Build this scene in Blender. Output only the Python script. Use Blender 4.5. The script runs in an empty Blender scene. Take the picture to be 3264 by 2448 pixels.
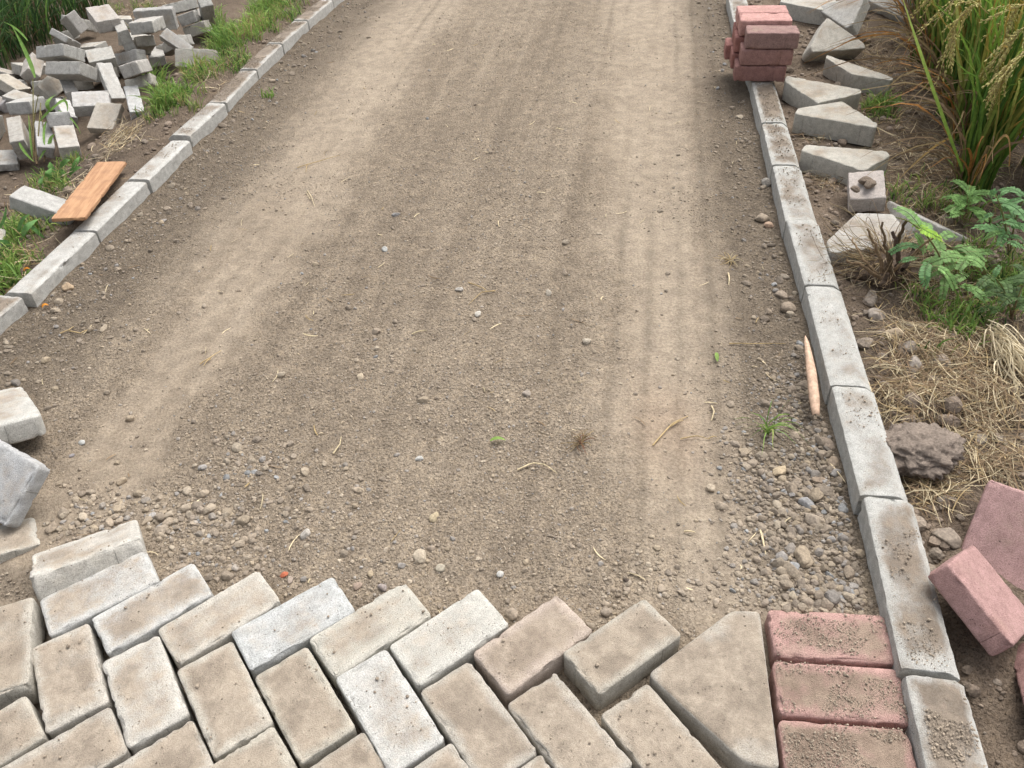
import bpy, math, random
import numpy as np
from mathutils import Vector, Matrix, Quaternion

scene = bpy.context.scene
COL = scene.collection
random.seed(7)
rng = np.random.default_rng(7)

# ------------------------------------------------------------------ camera, world, sun, exposure
CAM_H = 1.32108
F_PX, W_PX, H_PX = 2620.0, 3264.0, 2448.0
TILT, ROLL = math.radians(40.0), math.radians(-3.5)
_ct, _st, _cr, _sr = math.cos(TILT), math.sin(TILT), math.cos(ROLL), math.sin(ROLL)
_R0 = np.array([[1, 0, 0], [0, -_st, -_ct], [0, _ct, -_st]])
CAM_R = np.array([[_cr, -_sr, 0], [_sr, _cr, 0], [0, 0, 1]]) @ _R0      # rows: camera right, down, forward

cam_data = bpy.data.cameras.new("camera")
cam = bpy.data.objects.new("camera", cam_data)
COL.objects.link(cam)
cam_data.sensor_fit = 'HORIZONTAL'
cam_data.sensor_width = 36.0
cam_data.lens = 36.0 * F_PX / W_PX
cam_data.clip_start = 0.05
cam_data.clip_end = 400.0
_m = Matrix(((CAM_R[0][0], -CAM_R[1][0], -CAM_R[2][0], 0),
             (CAM_R[0][1], -CAM_R[1][1], -CAM_R[2][1], 0),
             (CAM_R[0][2], -CAM_R[1][2], -CAM_R[2][2], CAM_H),
             (0, 0, 0, 1)))
cam.matrix_world = _m
scene.camera = cam

world = bpy.data.worlds.new("World")
scene.world = world
world.use_nodes = True
SUN_EL, SUN_AZ = math.radians(62.0), math.radians(40.0)      # azimuth clockwise from +Y
wn = world.node_tree
bg = wn.nodes["Background"]
sky = wn.nodes.new("ShaderNodeTexSky")
sky.sky_type = 'NISHITA'
sky.sun_disc = False
sky.sun_elevation = SUN_EL
sky.sun_rotation = SUN_AZ
sky.air_density = 1.0
sky.dust_density = 6.0
sky.ozone_density = 0.6
hs = wn.nodes.new("ShaderNodeHueSaturation")
hs.inputs["Saturation"].default_value = 0.3
wn.links.new(sky.outputs["Color"], hs.inputs["Color"])
wn.links.new(hs.outputs["Color"], bg.inputs["Color"])
bg.inputs["Strength"].default_value = 0.15

sun_data = bpy.data.lights.new("sun", 'SUN')
sun = bpy.data.objects.new("sun", sun_data)
COL.objects.link(sun)
sun_data.energy = 1.0
sun_data.angle = math.radians(45.0)
sun_data.color = (1.0, 0.98, 0.95)
_d = Vector((math.sin(SUN_AZ) * math.cos(SUN_EL), math.cos(SUN_AZ) * math.cos(SUN_EL), math.sin(SUN_EL)))
sun.rotation_euler = _d.to_track_quat('Z', 'Y').to_euler()

scene.view_settings.view_transform = 'Standard'
scene.view_settings.look = 'None'
scene.view_settings.exposure = 0.72
scene.view_settings.gamma = 1.0
scene.cycles.use_denoising = True
scene.cycles.use_adaptive_sampling = True
scene.cycles.adaptive_threshold = 0.01
scene.cycles.max_bounces = 6
scene.cycles.diffuse_bounces = 4

# ------------------------------------------------------------------ measured layout: (location, rotation, size) or end points, in metres
LAY = {
'H1': [[-2.678,5.6635,-0.1814],[0.6808,-0.5841,0.1264,-0.4235],[0.1957,0.1269,0.069]],
'H2': [[-2.2244,5.0865,-0.007],[0.8761,0.0318,0.0943,-0.4718],[0.2015,0.1309,0.0669]],
'H4': [[-2.3455,4.68,-0.069],[0.9227,-0.2972,-0.0085,-0.2455],[0.2375,0.1277,0.065]],
'H5': [[-2.195,4.8123,-0.1455],[0.9623,0.1589,0.0375,0.2177],[0.1423,0.117,0.0626]],
'H6': [[-2.6036,5.3278,-0.1737],[0.6599,0.0272,0.3776,0.649],[0.2131,0.1061,0.0349]],
'H8': [[-2.2738,4.581,-0.1316],[0.9319,-0.3158,0.0264,-0.1765],[0.2547,0.1193,0.0697]],
'H9': [[-2.7642,5.1165,-0.2712],[0.7054,-0.3268,0.3535,-0.5202],[0.2033,0.0796,0.0807]],
'H10': [[-2.4819,4.7027,-0.251],[0.6562,0.3675,0.291,0.5914],[0.206,0.1012,0.063]],
'H11': [[-2.3223,4.5901,-0.2489],[0.627,-0.5864,0.3926,-0.33],[0.211,0.1051,0.0638]],
'H12': [[-2.7993,4.8855,-0.2895],[0.9478,-0.101,0.2536,-0.1648],[0.1649,0.1133,0.0591]],
'H13': [[-3.0416,5.2359,-0.3201],[0.9753,-0.144,0.1377,-0.0956],[0.2109,0.103,0.0479]],
'H14': [[-2.4922,4.4123,-0.2415],[0.9937,-0.0894,-0.0255,-0.0619],[0.1403,0.2004,0.065]],
'H16': [[-2.348,3.9765,-0.2407],[0.6331,-0.5311,0.4604,-0.3244],[0.2144,0.1052,0.0659]],
'H17': [[-2.2185,3.9503,-0.2469],[0.8129,-0.0868,0.2237,-0.5308],[0.2083,0.0745,0.0626]],
'H18': [[-2.0384,3.8138,-0.2113],[0.8419,-0.0288,0.0842,-0.5322],[0.2274,0.0891,0.0629]],
'H19': [[-2.1597,4.0526,-0.1892],[0.9615,-0.1552,0.0224,0.2256],[0.1074,2.0768,0.0662]],
'H20': [[-2.2397,4.2908,-0.2492],[0.8503,-0.1358,0.1766,-0.4768],[0.1987,0.07,0.0625]],
'H15': [[-2.0479,4.2081,-0.178],[0.9651,0.1927,0.0982,0.1477],[0.1727,0.1062,0.0691]],
'H21': [[-1.9522,4.0945,-0.2153],[0.7268,0.1712,-0.1209,0.6541],[0.1727,0.1297,0.0391]],
'H22': [[-2.0859,4.5776,-0.202],[0.8246,0.0243,0.3686,-0.4285],[0.2283,0.0797,0.0393]],
'H23': [[-1.7733,4.0687,-0.1398],[0.8123,0.0476,0.1764,-0.5538],[0.1972,0.0674,0.0576]],
'H24': [[-1.7873,4.252,-0.0322],[0.7428,-0.0142,-0.1655,-0.6486],[0.2126,0.0942,0.0618]],
'H25': [[-1.7963,4.2776,-0.1176],[0.9439,-0.3132,-0.0951,-0.0435],[0.1471,0.0507,0.0588]],
'H26': [[-2.1075,5.0062,-0.0831],[0.6254,-0.5628,0.3661,-0.3976],[0.2134,0.1097,0.0623]],
'H27': [[-1.9626,5.0159,-0.0395],[0.7162,-0.0438,-0.0658,-0.6934],[0.2187,0.1375,0.0649]],
'H28': [[-2.0653,5.4469,-0.1223],[0.7018,0.7115,0.028,0.0208],[0.2352,0.1244,0.063]],
'H29': [[-2.0363,5.8217,-0.1598],[0.9402,-0.1532,-0.0626,0.2977],[0.2282,0.1051,0.0625]],
'H30': [[-1.8663,5.8331,-0.2078],[0.755,-0.219,-0.3845,-0.484],[0.2072,0.0831,0.0627]],
'H31': [[-1.9825,5.8397,-0.2306],[0.7317,0.022,-0.1567,-0.6631],[0.2159,0.1146,0.069]],
'H32': [[-1.9305,5.7462,-0.2819],[0.9694,-0.1234,-0.1329,-0.1654],[0.1858,0.0636,0.0715]],
'H34': [[-1.875,5.1479,-0.1874],[0.9094,0.2558,0.222,-0.2413],[0.1892,0.0719,0.0486]],
'H35': [[-1.5301,4.4182,-0.0607],[0.8878,0.4583,0.0338,-0.0256],[0.2072,0.0948,0.0679]],
'H36': [[-1.9442,5.2983,-0.2422],[0.9507,-0.1856,-0.1647,-0.1859],[0.21,0.1091,0.0609]],
'H37': [[-2.0724,5.1282,-0.1829],[0.8605,-0.1587,-0.1859,-0.4469],[0.2099,0.1056,0.0616]],
'H38': [[-2.1445,5.2693,-0.2267],[0.8411,-0.0264,-0.0412,-0.5387],[0.2148,0.0576,0.068]],
'H39': [[-2.0523,5.2387,-0.2806],[0.8176,-0.0102,0.0145,-0.5755],[0.2035,0.0927,0.0578]],
'H40': [[-2.6552,4.294,-0.303],[0.4916,0.3637,0.6621,0.4332],[0.2591,0.1209,0.0629]],
'H41': [[-2.8296,4.7387,-0.3269],[0.9104,0.2088,-0.0468,-0.3541],[0.2058,0.0433,0.062]],
'H42': [[-2.4318,3.9021,-0.3214],[0.976,0.0739,0.103,0.177],[0.1347,0.1308,0.0298]],
'PB': [[-1.5715,2.6393,0.0336],[0.9782,-0.0032,0.1937,-0.0752],[0.2082,0.0929,0.0534]],
'EL': [[-1.7251,2.489,0.0045],[0.9382,-0.0705,0.295,0.1667],[0.0932,0.1036,0.062]],
'M1': [[-1.2635,1.5648,0.0039],[0.4411,-0.084,0.1521,0.8805],[0.427,0.1192,0.0334]],
'M2': [[-1.1427,1.2989,0.0465],[0.9126,0.2982,-0.0506,-0.2751],[0.2028,0.1453,0.0634]],
'A0': [[-0.8985,1.1121,-0.0081],[0.9461,-0.212,-0.0134,0.2445],[0.2081,0.1407,0.0388]],
'M3': [[-1.1427,1.1598,-0.0363],[0.9591,-0.0411,0.1074,0.2586],[0.1839,0.0841,0.0532]],
'RB2': [[0.9672,1.0237,-0.0316],[0.4103,0.3354,0.1535,-0.834],[0.1451,0.0805,0.0762]],
'RB3': [[0.893,0.7011,-0.0384],[0.437,-0.3317,0.181,-0.8162],[0.1947,0.1041,0.06]],
'S1': [[1.1414,3.4326,0.2032],[0.9948,-0.0118,0.0014,-0.1012],[0.2072,0.1045,0.0581]],
'S2': [[1.0991,3.2952,0.1346],[0.8379,-0.5096,0.0738,-0.1811],[0.1964,0.1048,0.0719]],
'S3': [[1.0924,3.3212,0.0656],[0.8319,-0.536,0.0656,-0.1279],[0.2125,0.1053,0.0742]],
'S4': [[1.1279,3.49,0.2148],[0.9973,0.0083,-0.0068,-0.073],[0.2071,0.1041,0.0699]],
'S5': [[1.1411,3.5872,0.2148],[0.9942,-0.0146,-0.0315,-0.1016],[0.2053,0.1056,0.07]],
'S7': [[0.9295,3.4241,0.1271],[0.8197,-0.2312,0.0332,0.523],[0.1964,0.1045,0.0532]],
'SQ': [[1.1777,2.3849,0.0382],[0.9807,0.1126,-0.0888,-0.1328],[0.1074,0.1327,0.0582]],
'B0': [[-0.9762,0.8918],-1.2289,[0.2069,0.0976]],
'A1': [[-0.839,1.0146],0.5664,[0.2098,0.0855]],
'A2': [[-0.7221,0.9717],0.6395,[0.2076,0.0953]],
'A3': [[-0.5852,0.9423],0.6485,[0.2107,0.0994]],
'A4': [[-0.4388,0.9172],0.5742,[0.2119,0.0974]],
'A5': [[-0.291,0.8938],0.6182,[0.2079,0.0986]],
'A6': [[-0.1428,0.8659],0.611,[0.2012,0.101]],
'A7': [[0.0103,0.8413],0.6201,[0.1996,0.103]],
'A8': [[0.1691,0.8209],0.5784,[0.1959,0.0976]],
'B1': [[-0.835,0.8349],-1.0581,[0.1955,0.1032]],
'B2': [[-0.6868,0.7988],-1.0217,[0.1989,0.102]],
'B3': [[-0.5396,0.7739],-1.0001,[0.2016,0.1032]],
'B4': [[-0.3952,0.754],-0.9874,[0.1987,0.1017]],
'B5': [[-0.2462,0.7324],-1.006,[0.2154,0.0972]],
'B6': [[-0.0948,0.7008],-0.9997,[0.208,0.103]],
'B7': [[0.058,0.6702],-0.9843,[0.208,0.103]],
'B8': [[0.2127,0.6385],-1.0317,[0.208,0.103]],
'C1': [[-0.9436,0.6931],0.6804,[0.208,0.103]],
'C2': [[-0.794,0.6679],0.6076,[0.208,0.103]],
'C3': [[-0.6405,0.6332],0.6018,[0.208,0.103]],
'C4': [[-0.4954,0.6126],0.6197,[0.208,0.103]],
'C5': [[-0.3412,0.5954],0.5981,[0.208,0.103]],
'C6': [[-0.194,0.5675],0.5981,[0.208,0.103]],
'C7': [[-0.0467,0.5396],0.5981,[0.208,0.103]],
'KR0': [[0.5909,0.5205],[0.6286,0.7185]],
'KR1': [[0.627,0.7302],[0.7052,1.1132]],
'KR2': [[0.7005,1.1196],[0.7586,1.463]],
'KR3': [[0.7569,1.469],[0.827,1.8862]],
'KR4': [[0.8282,1.8956],[0.883,2.2488]],
'KR5': [[0.8819,2.2549],[0.946,2.6272]],
'KR6': [[0.9467,2.6371],[1.0092,2.9942]],
'KR7': [[1.0104,3.0031],[1.0797,3.4171]],
'KR8': [[1.0816,3.4241],[1.1431,3.8391]],
'KR9': [[1.1438,3.8478],[1.207,4.2458]],
'KR10': [[1.2094,4.2557],[1.2907,4.7178]],
'KL0': [[-1.4706,1.8943],[-1.4254,2.076]],
'KL1': [[-1.4063,2.0905],[-1.3417,2.4527]],
'KL2': [[-1.3396,2.4587],[-1.2791,2.8076]],
'KL3': [[-1.2719,2.8142],[-1.2127,3.1547]],
'KL4': [[-1.225,3.2019],[-1.1553,3.5233]],
'KL5': [[-1.1548,3.5445],[-1.1039,3.9354]],
'KL6': [[-1.1026,3.9436],[-1.0447,4.2852]],
'KL7': [[-1.0432,4.2946],[-0.9741,4.6591]],
'KL8': [[-0.9723,4.6699],[-0.888,5.0371]],
'KL9': [[-0.8878,5.0497],[-0.8097,5.387]],
'TP': [[0.305,0.7517,0.0001],[0.7675,-0.0968,0.0466,0.632],[1.124,0.0,0.0]],
'T3': [[1.5455,3.797,0.0758],[0.9381,0.3104,0.0906,0.1244],[0.9792,0.0,0.0]],
'T4': [[1.4655,3.6314],[1.6345,3.3274],[1.6281,3.3025],[1.6136,3.2921],[1.4875,3.3892],[1.4497,3.5989],0.045],
'T5': [[1.2231,3.3991],[1.4607,3.2035],[1.446,3.1679],[1.2521,3.0973],[1.1942,3.3351],[1.2079,3.3818],0.05],
'T6': [[1.1342,3.0084],[1.3805,2.8373],[1.3994,2.8732],[1.3466,3.0995],[1.1615,3.0573],0.05],
'T7': [[1.0897,2.7342],[1.3413,2.6459],[1.3434,2.6112],[1.2144,2.5082],[1.0596,2.6887],0.05],
'T1': [[1.489,4.4223],[1.6025,4.2936],[1.6984,4.2203],[1.7646,4.3913],[1.7816,4.5616],[1.5649,4.6097],0.05],
'T8': [[1.1037,2.2613,-0.0309],[0.7269,-0.1942,-0.0672,0.6552],[0.8461,0.0,0.0]],
'T9': [[1.3315,2.2522,0.0],[0.3698,0.1625,0.1936,0.8941],[1.0,0.0,0.0]],
'T2': [[1.7341,4.1587,0.0855],[0.7235,0.2144,-0.1758,-0.6322],[1.1341,0.0,0.0]],
'T0': [[2.0775,4.3694,0.0379],[0.8031,0.2016,-0.0752,-0.5556],[0.9398,0.0,0.0]],
'RB1': [[0.8285,0.8614,0.0228],[0.8411,-0.1075,0.2753,-0.453],[0.1642,0.1577,0.0486]],
'H45': [[-2.0793,4.9202,-0.1849],[0.8242,0.4891,-0.2431,-0.1492],[0.2089,0.0666,0.0628]],
}

# ------------------------------------------------------------------ small helpers


def at(x, y, z=0.0):
    """World point at height z seen at the photograph's pixel (x, y), in a 2212 x 1659 frame."""
    x *= W_PX / 2212.0
    y *= W_PX / 2212.0
    d = CAM_R.T @ np.array([(x - W_PX / 2) / F_PX, (y - H_PX / 2) / F_PX, 1.0])
    t = (z - CAM_H) / d[2]
    return np.array([0, 0, CAM_H]) + d * t


def at_g(x, y):
    """Point of the ground seen at the photograph's pixel (x, y)."""
    z = -0.03
    for _ in range(6):
        p = at(x, y, z)
        z = 0.5 * z + 0.5 * float(ground_z(np.array([p[0]]), np.array([p[1]]))[0])
    return at(x, y, z)


def _hash(i, j, k, s):
    h = (i * 374761393 + j * 668265263 + k * 2147483647 + s * 1274126177) & 0xFFFFFFFF
    h = ((h ^ (h >> 13)) * 1274126177) & 0xFFFFFFFF
    h = (h ^ (h >> 16)) & 0xFFFFFFFF
    return h.astype(np.float64) / 4294967295.0


def vnoise(p, s=0):
    """Value noise in -1..1 of an (n, 3) array."""
    p = np.asarray(p, float)
    f = np.floor(p).astype(np.int64)
    w = p - f
    w = w * w * (3 - 2 * w)
    r = 0
    for a in (0, 1):
        for b in (0, 1):
            for c in (0, 1):
                wt = (w[:, 0] if a else 1 - w[:, 0]) * (w[:, 1] if b else 1 - w[:, 1]) * (w[:, 2] if c else 1 - w[:, 2])
                r = r + wt * _hash(f[:, 0] + a, f[:, 1] + b, f[:, 2] + c, s)
    return r * 2 - 1


def fbm(p, octv=4, s=0, gain=0.5):
    p = np.asarray(p, float)
    r, a, t = 0, 1.0, 0
    for o in range(octv):
        r = r + a * vnoise(p * 2 ** o, s + o * 17)
        t += a
        a *= gain
    return r / t


def fbm2(x, y, sc, octv=4, s=0):
    return fbm(np.stack([np.ravel(x) * sc, np.ravel(y) * sc, np.full(np.size(x), 3.7)], 1), octv, s)


def sstep(a, b, x):
    t = np.clip((x - a) / (b - a), 0, 1)
    return t * t * (3 - 2 * t)


def mesh_np(name, V, F, mat=None, smooth=True, color=None):
    """Mesh from arrays; F is an (m, k) array or a list of such arrays; color is per vertex (n, 4)."""
    me = bpy.data.meshes.new(name)
    V = np.asarray(V, np.float32)
    Fs = F if isinstance(F, (list, tuple)) else [F]
    Fs = [np.asarray(f, np.int32) for f in Fs if len(f)]
    loops = np.concatenate([f.ravel() for f in Fs])
    counts = np.concatenate([np.full(len(f), f.shape[1], np.int32) for f in Fs])
    starts = np.concatenate([[0], np.cumsum(counts)[:-1]]).astype(np.int32)
    me.vertices.add(len(V))
    me.vertices.foreach_set("co", V.ravel())
    me.loops.add(len(loops))
    me.loops.foreach_set("vertex_index", loops)
    me.polygons.add(len(counts))
    me.polygons.foreach_set("loop_start", starts)
    me.polygons.foreach_set("loop_total", counts)
    me.update(calc_edges=True)
    me.polygons.foreach_set("use_smooth", np.full(len(counts), bool(smooth)))
    if color is not None:
        ca = me.color_attributes.new("tint", 'FLOAT_COLOR', 'POINT')
        ca.data.foreach_set("color", np.asarray(color, np.float32).ravel())
    if mat:
        me.materials.append(mat)
    me.validate()
    return me


def obj(name, me, parent=None, loc=None, rot=None, label=None, cat=None, group=None, kind=None):
    o = bpy.data.objects.new(name, me)
    COL.objects.link(o)
    if parent is not None:
        o.parent = parent
    if loc is not None:
        o.location = [float(a) for a in loc]
    if rot is not None:
        o.rotation_mode = 'QUATERNION'
        o.rotation_quaternion = rot
    if label:
        o["label"] = label
    if cat:
        o["category"] = cat
    if group:
        o["group"] = group
    if kind:
        o["kind"] = kind
    return o


def zrot(a):
    return Quaternion((0, 0, 1), a)


# ------------------------------------------------------------------ materials


class NT:
    def __init__(self, name):
        self.m = bpy.data.materials.new(name)
        self.m.use_nodes = True
        self.t = self.m.node_tree
        self.bsdf = self.t.nodes["Principled BSDF"]
        self.out = self.t.nodes["Material Output"]

    def n(self, typ, **kw):
        nd = self.t.nodes.new(typ)
        for k, v in kw.items():
            setattr(nd, k, v)
        return nd

    def link(self, a, b):
        self.t.links.new(a, b)

    def val(self, sock, v):
        if hasattr(v, "is_linked"):
            self.link(v, sock)
        else:
            sock.default_value = v

    def math(self, op, a, b=0.0, c=None, clamp=False):
        nd = self.n("ShaderNodeMath", operation=op, use_clamp=clamp)
        self.val(nd.inputs[0], a)
        self.val(nd.inputs[1], b)
        if c is not None:
            self.val(nd.inputs[2], c)
        return nd.outputs[0]

    def vmath(self, op, a, b):
        nd = self.n("ShaderNodeVectorMath", operation=op)
        self.val(nd.inputs[0], a)
        self.val(nd.inputs[1], b)
        return nd.outputs[0]

    def mix(self, f, a, b, mode='MIX'):
        nd = self.n("ShaderNodeMix", data_type='RGBA', blend_type=mode)
        self.val(nd.inputs["Factor"], f)
        self.val(nd.inputs[6], a)
        self.val(nd.inputs[7], b)
        return nd.outputs[2]

    def noise(self, v, scale, detail=3, rough=0.55):
        nd = self.n("ShaderNodeTexNoise")
        self.link(v, nd.inputs["Vector"])
        nd.inputs["Scale"].default_value = scale
        nd.inputs["Detail"].default_value = detail
        nd.inputs["Roughness"].default_value = rough
        return nd.outputs["Fac"]

    def voro(self, v, scale, out="Distance", feature='F1', rnd=1.0):
        nd = self.n("ShaderNodeTexVoronoi", feature=feature)
        self.link(v, nd.inputs["Vector"])
        nd.inputs["Scale"].default_value = scale
        nd.inputs["Randomness"].default_value = rnd
        return nd.outputs[out]

    def rng(self, v, a, b, c=0.0, d=1.0, smooth=True):
        nd = self.n("ShaderNodeMapRange", clamp=True)
        if smooth:
            nd.interpolation_type = 'SMOOTHSTEP'
        self.link(v, nd.inputs[0])
        for i, x in enumerate((a, b, c, d)):
            self.val(nd.inputs[i + 1], x)
        return nd.outputs[0]

    def bump(self, h, strength, dist, prev=None):
        nd = self.n("ShaderNodeBump")
        nd.inputs["Strength"].default_value = strength
        nd.inputs["Distance"].default_value = dist
        self.link(h, nd.inputs["Height"])
        if prev is not None:
            self.link(prev, nd.inputs["Normal"])
        return nd.outputs[0]


def concrete_mat(name, dirt_col, rough=0.95, rib=True, edge_px=0.022):
    """Cast concrete: the object's own colour is its base colour, the alpha of it how dusty the top face is."""
    N = NT(name)
    tc = N.n("ShaderNodeTexCoord")
    oi = N.n("ShaderNodeObjectInfo")
    off = N.math('MULTIPLY', oi.outputs["Random"], 57.0)
    comb = N.n("ShaderNodeCombineXYZ")
    for i in range(3):
        N.link(off, comb.inputs[i])
    v = N.vmath('ADD', tc.outputs["Object"], comb.outputs[0])
    n1 = N.noise(v, 11, 4, 0.6)
    n2 = N.noise(v, 55, 5, 0.65)
    n3 = N.noise(v, 420, 3, 0.7)
    n5 = N.noise(v, 900, 2, 0.6)
    pit = N.voro(v, 150)
    gate = N.noise(v, 33, 2)
    col = N.mix(N.rng(n2, 0.34, 0.66), N.mix(1.0, oi.outputs["Color"], (0.77, 0.765, 0.76, 1), 'MULTIPLY'), oi.outputs["Color"])
    col = N.mix(N.rng(n3, 0.38, 0.58, 0.75, 0.0), col, N.mix(1.0, col, (0.64, 0.63, 0.61, 1), 'MULTIPLY'))
    col = N.mix(N.rng(n1, 0.52, 0.75, 0.0, 0.35), col, N.mix(1.0, col, (0.93, 0.86, 0.76, 1), 'MULTIPLY'))
    pits = N.math('MULTIPLY', N.rng(pit, 0.1, 0.22, 1.0, 0.0), N.rng(gate, 0.46, 0.62))
    col = N.mix(N.math('MULTIPLY', pits, 0.72), col, N.mix(1.0, col, (0.42, 0.39, 0.36, 1), 'MULTIPLY'))
    # dust trodden onto the middle of the upper face, the rubbed edges stay clean
    sx = N.n("ShaderNodeSeparateXYZ")
    N.link(tc.outputs["Generated"], sx.inputs[0])
    ex = N.math('MULTIPLY', N.math('MINIMUM', sx.outputs[0], N.math('SUBTRACT', 1.0, sx.outputs[0])), 2.0)
    ey = N.math('MINIMUM', sx.outputs[1], N.math('SUBTRACT', 1.0, sx.outputs[1]))
    edge = N.rng(N.math('ADD', N.math('MINIMUM', ex, ey), N.math('MULTIPLY', N.math('SUBTRACT', n2, 0.5), 0.22)), 0.02, 0.30)
    nz = N.n("ShaderNodeSeparateXYZ")
    N.link(tc.outputs["Normal"], nz.inputs[0])
    top = N.rng(nz.outputs[2], 0.55, 0.9)
    s = N.math('ADD', N.math('MULTIPLY', n1, 1.5), N.math('MULTIPLY', edge, 0.30))
    s = N.math('ADD', s, N.math('MULTIPLY', n2, 0.7))
    s = N.math('ADD', s, N.math('MULTIPLY', oi.outputs["Alpha"], 1.0))
    worn = N.rng(N.math('ADD', N.math('MINIMUM', ex, ey), N.math('MULTIPLY', N.math('SUBTRACT', n1, 0.5), 0.5)), -0.02, 0.2, 0.22, 1.0)
    d = N.math('MULTIPLY', N.math('MULTIPLY', N.rng(s, 1.42, 2.15), worn), top)
    v2 = N.vmath('ADD', v, (3.1, 7.7, 1.9))
    n6 = N.noise(v2, 14, 4, 0.62)
    blot = N.math('MULTIPLY', N.rng(N.math('ADD', n6, N.math('MULTIPLY', edge, 0.10)), 0.52, 0.70), 0.72)
    dc = N.mix(N.rng(n2, 0.35, 0.7), dirt_col, tuple(a * 1.28 for a in dirt_col[:3]) + (1,))
    dc = N.mix(blot, dc, N.mix(1.0, dc, (0.62, 0.6, 0.59, 1), 'MULTIPLY'))
    dc = N.mix(N.rng(n3, 0.36, 0.6, 0.4, 0.0), dc, N.mix(1.0, dc, (0.6, 0.58, 0.55, 1), 'MULTIPLY'))
    col = N.mix(N.math('MULTIPLY', d, 0.9), col, dc)
    # dark crumbs
    cr = N.voro(v, 48)
    crm = N.math('MULTIPLY', N.rng(cr, 0.06, 0.1, 1.0, 0.0), N.rng(n1, 0.55, 0.6))
    col = N.mix(N.math('MULTIPLY', crm, N.math('MULTIPLY', top, 0.8)), col, (0.075, 0.055, 0.04, 1))
    N.link(col, N.bsdf.inputs["Base Color"])
    N.bsdf.inputs["Roughness"].default_value = rough
    N.bsdf.inputs["Specular IOR Level"].default_value = 0.2
    h = N.math('ADD', N.math('MULTIPLY', n3, 1.0), N.math('MULTIPLY', n5, 0.5))
    h = N.math('SUBTRACT', h, N.math('MULTIPLY', pits, 0.8))
    h = N.math('ADD', h, N.math('MULTIPLY', crm, 1.0))
    b = N.bump(h, 0.9, 0.0024)
    if rib:   # the moulded spacer line on the sides
        so = N.n("ShaderNodeSeparateXYZ")
        N.link(tc.outputs["Object"], so.inputs[0])
        side = N.rng(nz.outputs[2], 0.25, 0.4, 1.0, 0.0)
        l1 = N.rng(N.math('ABSOLUTE', N.math('SUBTRACT', so.outputs[0], 0.052)), 0.0008, 0.0026, 1.0, 0.0)
        l2 = N.rng(N.math('ABSOLUTE', N.math('SUBTRACT', so.outputs[1], 0.014)), 0.0008, 0.0026, 1.0, 0.0)
        b = N.bump(N.math('MULTIPLY', N.math('MAXIMUM', l1, l2), side), 1.0, 0.0022, b)
    N.link(b, N.bsdf.inputs["Normal"])
    return N.m


M = {}
M['paver'] = concrete_mat("dusty_concrete", (0.335, 0.278, 0.215, 1))
M['kerb'] = concrete_mat("kerb_concrete", (0.21, 0.165, 0.122, 1), rib=False)
M['red'] = concrete_mat("red_concrete", (0.245, 0.195, 0.145, 1))


def tint_mat(name, rough=0.9, bump_scale=None, bump_d=0.001, var=0.25, trans=0.0, vscale=200):
    """A surface whose own colour is stored per vertex."""
    N = NT(name)
    at_ = N.n("ShaderNodeAttribute", attribute_name="tint")
    tc = N.n("ShaderNodeTexCoord")
    nn = N.noise(tc.outputs["Object"], vscale, 4, 0.6)
    col = N.mix(N.rng(nn, 0.32, 0.68), N.mix(1.0, at_.outputs["Color"], (1 - var, 1 - var, 1 - var, 1), 'MULTIPLY'),
                N.mix(1.0, at_.outputs["Color"], (1 + var, 1 + var, 1 + var, 1), 'MULTIPLY'))
    N.link(col, N.bsdf.inputs["Base Color"])
    N.bsdf.inputs["Roughness"].default_value = rough
    N.bsdf.inputs["Specular IOR Level"].default_value = 0.25
    if bump_scale:
        bn = N.noise(tc.outputs["Object"], bump_scale, 4, 0.65)
        N.link(N.bump(bn, 0.8, bump_d), N.bsdf.inputs["Normal"])
    if trans > 0:
        tr = N.n("ShaderNodeBsdfTranslucent")
        N.link(col, tr.inputs["Color"])
        mx = N.n("ShaderNodeMixShader")
        mx.inputs[0].default_value = trans
        N.link(N.bsdf.outputs[0], mx.inputs[1])
        N.link(tr.outputs[0], mx.inputs[2])
        N.link(mx.outputs[0], N.out.inputs["Surface"])
    return N.m


M['stone'] = tint_mat("stone", 0.9, 260, 0.0012, 0.2)
M['clod'] = tint_mat("dry_soil_clod", 1.0, 150, 0.004, 0.25)
M['leaf'] = tint_mat("leaf", 0.6, None, 0, 0.18, 0.35, 60)
M['straw'] = tint_mat("straw", 0.75, None, 0, 0.2, 0.15, 90)
M['bark'] = tint_mat("bark", 0.95, 300, 0.002, 0.3)


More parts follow.
